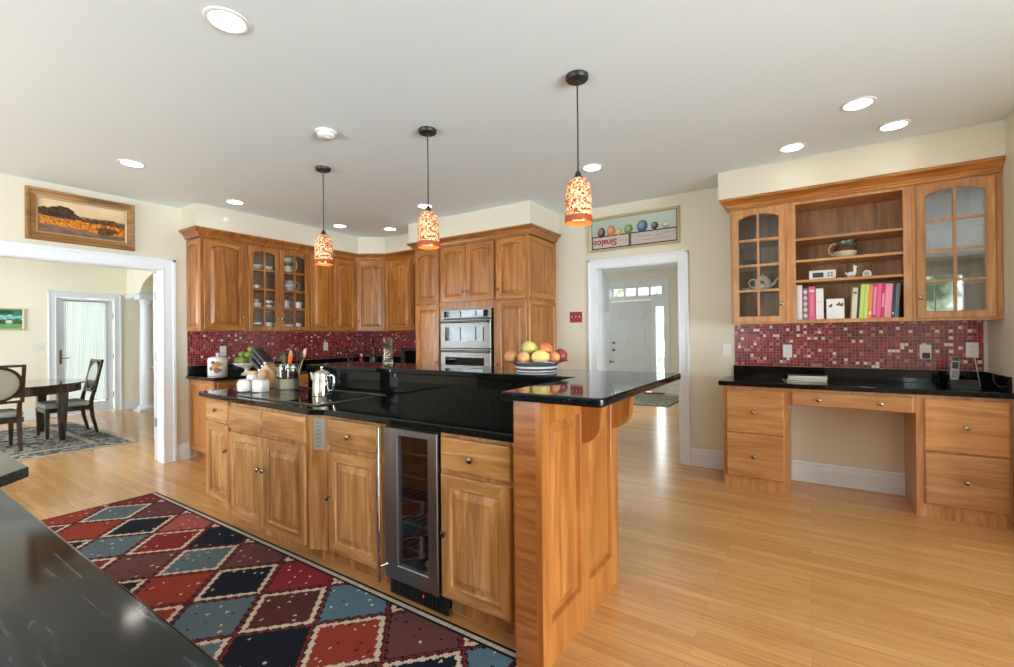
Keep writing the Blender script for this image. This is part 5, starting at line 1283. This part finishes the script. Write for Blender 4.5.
# ---- narrow glazed cabinet above the desk
DG = 'china in the narrow desk cabinet'
tp = thing('teapot', 'white teapot with dark flower motif in the narrow desk cabinet', 'teapot', (-.335, 4.66, 1.7055), 0, DG)
MB().lathe([(.05, 0), (.055, .005), (.065, .03), (.068, .06), (.06, .09), (.042, .112), (.04, .115)], n=32).build('body', CERAMIC, tp, True)
MB().lathe([(.043, .1155), (.04, .122), (.02, .13), (.008, .133), (.011, .142), (.001, .147)], n=24).build('lid', CERAMIC, tp, True)
MB().tube([(.055, 0, .035), (.085, 0, .05), (.1, 0, .08), (.12, 0, .1)], [.018, .013, .009, .008], 10).build('spout', CERAMIC, tp, True)
MB().tube([(-.055, 0, .095), (-.09, 0, .10), (-.115, 0, .075), (-.1, 0, .035), (-.062, 0, .02)], .007, 8).build('handle', CERAMIC, tp, True)
mk = MB(); mk.ball((.0, -.066, .06), .016, 1, .15, 1).ball((-.018, -.061, .075), .010, 1, .3, 1).ball((.016, -.063, .04), .009, 1, .2, 1); mk.build('flower_motif', mat('motif_grey', srgb(80, 84, 90), .3), tp, True)
cup('saucer_dish', 'small white dish left of the teapot', 'dish', (-.47, 4.63, 1.7055), .035, .02, CERAMIC, None, DG, True)
cup('saucer_dish', 'white bowl at the floor of the narrow desk cabinet, left', 'bowl', (-.44, 4.60, 1.4185), .045, .028, CERAMIC, None, DG, True)
cup('saucer_dish', 'white bowl at the floor of the narrow desk cabinet, right', 'bowl', (-.245, 4.60, 1.4185), .038, .028, CERAMIC, None, DG, True)
NAVYG = mat('navy_glaze', srgb(60, 70, 84), .2)
cup('cup', 'left blue grey cup of the pair above the teapot', 'cup', (-.46, 4.64, 1.9155), .026, .055, NAVYG, None, DG)
cup('cup', 'right blue grey cup of the pair above the teapot', 'cup', (-.395, 4.66, 1.9155), .024, .06, NAVYG, None, DG)
cup('bowl', 'pale blue bowl at the right above the teapot', 'bowl', (-.24, 4.64, 1.9155), .04, .03, PAT, None, DG, True)
# ---- open shelves
jg = thing('pitcher', 'rounded stoneware pitcher with green rim on the open shelf', 'pitcher', (.255, 4.66, 1.9255), 0); jg.scale = (.86, .86, .95)
MB().lathe([(.055, 0), (.07, .008), (.092, .04), (.096, .06)], n=36, cap1=False).build('cream_base', CREAMC, jg, True)
MB().lathe([(.096, .06), (.092, .085), (.072, .11)], n=36, cap0=False, cap1=False).build('brown_band', BROWNGLAZE, jg, True)
mb = MB(); mb.lathe([(.072, .11), (.06, .125), (.064, .15), (.06, .15), (.055, .125), (.066, .108)], n=36, cap0=False, cap1=False)
for v in mb.bm.verts:
    if v.co.z > .12: v.co.x += .03*max(0, v.co.x/.06)*((v.co.z-.12)/.03); v.co.z += .012*max(0, v.co.x/.06)
mb.build('rim', GREENGLAZE, jg, True)
MB().tube([(-.058, 0, .138), (-.10, 0, .13), (-.125, 0, .10), (-.12, 0, .06), (-.09, 0, .035)], .009, 10).build('handle', CREAMC, jg, True)
rd = thing('clock_radio', 'white desk radio with grey display on the open shelf', 'radio', (.10, 4.60, 1.7575))
MB().box(-.092, .092, 0, .07, 0, .082, .006, 2).build('body', WHITEP, rd)
MB().box(-.066, .008, -.002, .0005, .022, .062, .001).build('display', mat('lcd_grey', srgb(72, 80, 80), .15), rd)
for k in range(2):
    for j in range(2): MB().box(.035+k*.022, .05+k*.022, -.004, .0005, .028+j*.02, .038+j*.02, .001).build('button', GREYBAND, rd)
tf = thing('toy_figure', 'small dark figure lying beside the white radio', 'figurine', (.213, 4.58, 1.7575))
MB().ball((0, 0, .010), .022, 1.2, .5, .42).ball((.022, 0, .014), .010, 1, 1, .9).build('body', BROWNGLAZE, tf, True)
lm = thing('llama_figurine', 'white ceramic animal figurine with raised neck on the shelf', 'figurine', (.292, 4.60, 1.7575))
mb = MB(); mb.ball((0, 0, .032), .024, 1.35, .75, .85)
mb.tube([(.018, 0, .035), (.024, 0, .06), (.022, 0, .083)], [.014, .011, .010], 12).ball((.026, 0, .088), .012, 1.3, .8, .8)
for sx in (-.018, .016):
    for sy in (-.008, .008): mb.tube([(sx, sy, .0), (sx, sy, .03)], .007, 8)
mb.build('body', CERAMIC, lm, True)
er_ = MB()
for sy in (-.006, .006): er_.tube([(.02, sy, .094), (.018, sy, .106)], [.004, .0015], 6)
er_.build('ears', CERAMIC, lm, True); MB().tube([(-.03, 0, .035), (-.04, 0, .05)], [.007, .004], 8).build('tail', CERAMIC, lm, True)
ac = thing('alarm_clock', 'small white arched clock at the right of the open shelf', 'clock', (.392, 4.60, 1.7575))
arc = [(-.028, 0), (.028, 0), (.028, .03)] + [(.028*math.cos(t*math.pi/10), .03+.028*math.sin(t*math.pi/10)) for t in range(1, 10)] + [(-.028, .03)]
MB().prism(arc, 0, .03, .003, axis='Y').build('case', WHITEP, ac)
MB().lathe([(.018, .0005), (.018, .002), (.001, .0022)], (0, 0, .03), 24, YM).build('dial', mat('dial_grey', srgb(190, 186, 176), .3), ac)
hh = MB(); hh.bar((0, -.003, .03), (.0, -.003, .043), .002).bar((0, -.003, .03), (.009, -.003, .027), .002); hh.build('hands', BLACKP, ac)
def book(label, x, w, h, d, col, lean=0, band=None, y=4.53, pages=True, grp='books on the bottom open shelf', pattern=None, title=None):
    o = thing('book', label, 'book', (x, y, 1.4305), 0, grp); o.rotation_euler = (0, R(lean), 0)
    m = mat('cover_%d' % len(bpy.data.materials), col, .45)
    mb = MB(); t = .0025
    mb.box(0, w, 0, t, 0, h, .001).box(0, t, t, d, 0, h).box(w-t, w, t, d, 0, h)
    mb.build('cover', m, o)
    MB().box(t, w-t, t, d-.004, .003, h-.004).build('pages', PAGES, o)
    if band:
        for z0, z1, c in band:
            MB().box(w*.16, w*.84, -.0012, .0005, h*z0, h*z1).build('spine_title', mat('spine_%d' % len(bpy.data.materials), c, .5), o)
    if title:
        mb = MB(); n = 60
        mb.tube([(w*.5+w*.16*math.sin(k*1.9)*(.6+.4*math.sin(k*.53)), -.0006, h*(title[0]+(title[1]-title[0])*k/n)) for k in range(n+1)], .0016, 4); mb.build('spine_lettering', mat('pale_lettering', srgb(246, 206, 218), .5), o)
    if pattern:
        mb = MB()
        for k in range(5):
            z = h*(.12+.19*k); mb.prism([(w*.5, z-.022), (w*.93, z), (w*.5, z+.022), (w*.07, z)], -.001, .0005, axis='Y')
        mb.build('diamond_pattern', mat('spine_%d' % len(bpy.data.materials), pattern, .5), o)
    return o
PAGES = mat('book_pages', srgb(224, 216, 200), .9)
WHITEB, PINKB = srgb(226, 224, 222), srgb(222, 92, 130)
book('plain white book at the left end of the shelf', -.081, .040, .288, .21, WHITEB)
book('book with pink and white diamond spine', -.038, .038, .258, .20, srgb(110, 92, 112), pattern=srgb(226, 190, 190))
book('bright pink cookbook with pale lettering panel', .003, .046, .272, .20, PINKB, band=[(.82, .9, srgb(240, 200, 210))], title=(.12, .74))
book('white book right of the bright pink cookbook', .053, .052, .252, .2, srgb(232, 228, 226), band=[(.55, .57, srgb(190, 180, 180))])
ph = thing('photo_block', 'white square picture of shoes leaning on the open shelf', 'picture', (.125, 4.55, 1.4305)); ph.rotation_euler = (R(-6), 0, 0)
MB().box(0, .118, 0, .008, 0, .165, .001).build('board', WHITEP, ph)
mb = MB()
for x, z in ((.018, .105), (.068, .115), (.09, .11)): mb.ball((x+.008, -.0005, z), .012, 1.0, .12, .7).ball((x+.016, -.0005, z+.012), .007, 1, .2, 1.1)
mb.build('shoe_picture', mat('shoe_grey', srgb(84, 70, 68), .6), ph, True)
MB().ball((.1, -.0005, .118), .012, 1, .12, .6).build('red_shoe_picture', mat('shoe_red', srgb(150, 90, 80), .6), ph, True)
x = .283
for lab, w, h, col, band in (('cream book leaning at the left of the right hand row', .034, .245, srgb(214, 202, 178), [(.8, .86, srgb(90, 70, 60))]), ('thin dark green book after the cream one', .014, .25, srgb(30, 62, 56), None),
        ('first lime green book in the row', .027, .268, srgb(188, 214, 110), None), ('second lime green book, next to the orange one', .024, .266, srgb(196, 216, 124), None),
        ('orange book in the middle of the row', .024, .266, srgb(230, 138, 70), [(.1, .2, srgb(240, 210, 180))]), ('patterned raspberry book after the orange one', .024, .268, srgb(196, 66, 118), [(.1, .9, srgb(226, 140, 176))]),
        ('hot pink book in the row of leaning books', .027, .270, srgb(226, 96, 150), None), ('thin magenta book beside the pale pink one', .019, .272, srgb(196, 50, 90), [(.3, .7, srgb(230, 150, 170))]),
        ('thick pale pink book near the right end', .042, .264, srgb(232, 150, 170), None), ('navy book second from the right end', .018, .262, srgb(48, 50, 78), [(.1, .16, srgb(200, 200, 210))]), ('slate blue book at the right end of the shelf', .024, .262, srgb(104, 122, 138), None)):
    book(lab, x, w, h, .20, col, 3.2, band); x += w+.0012
# ---- desk things
MAGC = [srgb(70, 62, 62), srgb(196, 190, 190), srgb(120, 60, 66), srgb(200, 196, 196), srgb(58, 52, 58)]
z = .9142
for i, (dx, w, h, dep, rz, lab) in enumerate(((-.02, .28, .010, .21, 12, 'dark magazine at the bottom of the desk pile'), (.035, .27, .012, .20, -3, 'white magazine second from the bottom of the pile'), (.03, .26, .008, .20, 4, 'dark red magazine in the middle of the pile'),
                                   (.04, .27, .014, .20, -2, 'thick white magazine below the top one'), (.02, .25, .007, .19, 6, 'dark covered magazine on top of the desk pile'))):
    o = thing('magazine', lab, 'magazine', (-.03+dx*.5, 4.60, z), rz, 'magazines on the desk')
    MB().box(-w/2, w/2, -dep/2, dep/2, .0005, h-.0012).build('pages', PAGES, o)
    cv = mat('magazine_%d' % i, MAGC[i], .6, spec=.2)
    MB().box(-w/2-.001, w/2+.001, -dep/2-.001, dep/2+.001, h-.0012, h-.0002).box(-w/2-.001, w/2+.001, -dep/2-.001, dep/2+.001, 0, .0006).build('cover', cv, o)
    z += h
ph_ = thing('cordless_phone', 'black telephone base with handset standing on the desk', 'telephone', (.935, 4.60, .9142), -6)
MB().prism([(-.10, 0), (.10, 0), (.10, .012), (.085, .05), (-.07, .058), (-.10, .02)], -.075, .075, .006, axis='X').build('base', BLACKP, ph_)
for v in ph_.children: v.location = (0, 0, 0)
kp_ = MB()
for k in range(3): kp_.box(.005+k*.02, .017+k*.02, -.062, -.02, .030, .034+.012, .001)
kk = MB()
for k in range(4): kk.bar((.0+k*.018, -.06, .030), (.006+k*.018, -.02, .044), .006, .003)
kp_.bm.free(); kk.build('keys', WHITEP, ph_)
hs = MB(); hs.prism([(-.022, 0), (.022, 0), (.026, .05), (.024, .12), (.02, .165), (-.02, .165), (-.024, .12), (-.026, .05)], -.013, .013, .005, axis='Y')
ho = hs.build('handset', mat('handset_silver', srgb(150, 152, 150), .35, .4), ph_); ho.location = (-.045, .02, .045); ho.rotation_euler = (R(-10), R(4), 0)
MB().box(-.016, .016, -.0145, -.0125, .085, .135, .001).build('screen', BLACKGLASS, ho)
kb2 = MB()
for r_ in range(4):
    for c_ in range(3): kb2.box(-.014+c_*.011, -.006+c_*.011, -.0148, -.0125, .02+r_*.014, .029+r_*.014)
kb2.build('keypad', BLACKP, ho)
MB().box(-.02, .02, -.0135, .0135, .14, .168, .004).build('earpiece', BLACKP, ho)
cd_ = MB().tube([(1.035, 4.64, .925), (1.05, 4.72, .918), (1.06, 4.79, .96), (1.05, 4.806, 1.06), (1.038, 4.815, 1.15), (1.035, 4.822, 1.172)], .0028, 6).build('phone_cord', WHITEP)
tag(cd_, 'thin grey phone cord hanging from the desk corner outlet', 'cord')

# ================================================================ dining furniture
tb = thing('dining_table', 'round dark wood dining table on the oriental rug', 'table', (-8.68, 1.32, .008))
TR_ = .80
MB().lathe([(.001, .715), (TR_-.03, .715), (TR_-.005, .722), (TR_, .732), (TR_-.006, .742), (.001, .742)], n=64).build('tabletop', mat('polished_walnut', srgb(54, 32, 24), .06, coat=.5), tb, True)
MB().lathe([(TR_-.07, .62), (TR_-.055, .62), (TR_-.055, .715), (TR_-.07, .715)], n=64, cap0=False, cap1=False).build('apron', DARKWOOD, tb, True)
for sx in (-1, 1):
    for sy in (-1, 1): MB().taper((sx*.505, sy*.455, 0), (sx*.505, sy*.455, .715), .05, .115).build('leg', DARKWOOD, tb)
def dining_chair(label, loc, rz):
    c = thing('dining_chair', label, 'chair', loc, rz, 'oval back dining chairs')
    W, D, H_ = .50, .50, .43
    for sx in (-1, 1):
        MB().taper((sx*(W/2-.03), -D/2+.03, 0), (sx*(W/2-.03), -D/2+.03, H_-.045), .028, .05).build('leg', DARKWOOD, c)
        mb = MB(); mb.loops([[(sx*(W/2-.05)+i*w/2, y+j*w/2, z) for i, j in ((-1, -1), (1, -1), (1, 1), (-1, 1))] for y, z, w in ((D/2+.045, 0, .03), (D/2-.005, .22, .04), (D/2-.025, .40, .045), (D/2-.01, .5, .04), (D/2+.015, .60, .036))])
        mb.build('leg', DARKWOOD, c)
    MB().box(-W/2+.01, W/2-.01, -D/2+.01, D/2-.005, H_-.095, H_-.035, .006).build('seat_rail', DARKWOOD, c)
    mb = MB(); mb.box(-W/2, W/2, -D/2, D/2-.045, H_-.034, H_+.035, .028, 4); mb.build('seat_cushion', FABRIC, c, True)
    bk = MB(); T = lambda x, z, y=0: (x, D/2+.012+y+(z-.58)*.2, z)
    w2, z0, z1 = W/2-.03, .585, 1.01; f = .034
    for (xa, za), (xb, zb) in (((-w2, z0), (-w2, z1)), ((w2, z0), (w2, z1))): bk.bar(T(xa, za-.01), T(xb, zb+.014), f, .028)
    for z in (z0, z1): bk.bar(T(-w2, z), T(w2, z), .03, .028)
    ring = []
    cz = (z0+z1)/2; a, b = w2-.03, (z1-z0)/2-.03
    for k in range(40):
        t = 2*math.pi*k/40; ct, st = math.cos(t), math.sin(t)
        ring.append([T((a+d)*ct, cz+(b+d)*st, y) for d, y in ((0, -.016), (.03, -.016), (.03, .016), (0, .016))])
    bk.loops(ring+[ring[0]], False, False)
    bk.build('backrest_frame', DARKWOOD, c)
    pts = []
    for s_, y in ((.02, -.024), (.6, -.022), (.9, -.014), (1, -.003), (1, .003), (.9, .014), (.6, .022), (.02, .024)):
        pts.append([T(a*s_*math.cos(2*math.pi*k/40), cz+b*s_*math.sin(2*math.pi*k/40), y) for k in range(40)])
    MB().loops(pts).build('back_pad', FABRIC, c, True)
    return c
dining_chair('oval back chair seen in profile in front of the french door', (-8.63, 1.90, .008), 0)
dining_chair('oval back chair at the left edge, its back towards the kitchen', (-8.075, 1.12, .008), -88)
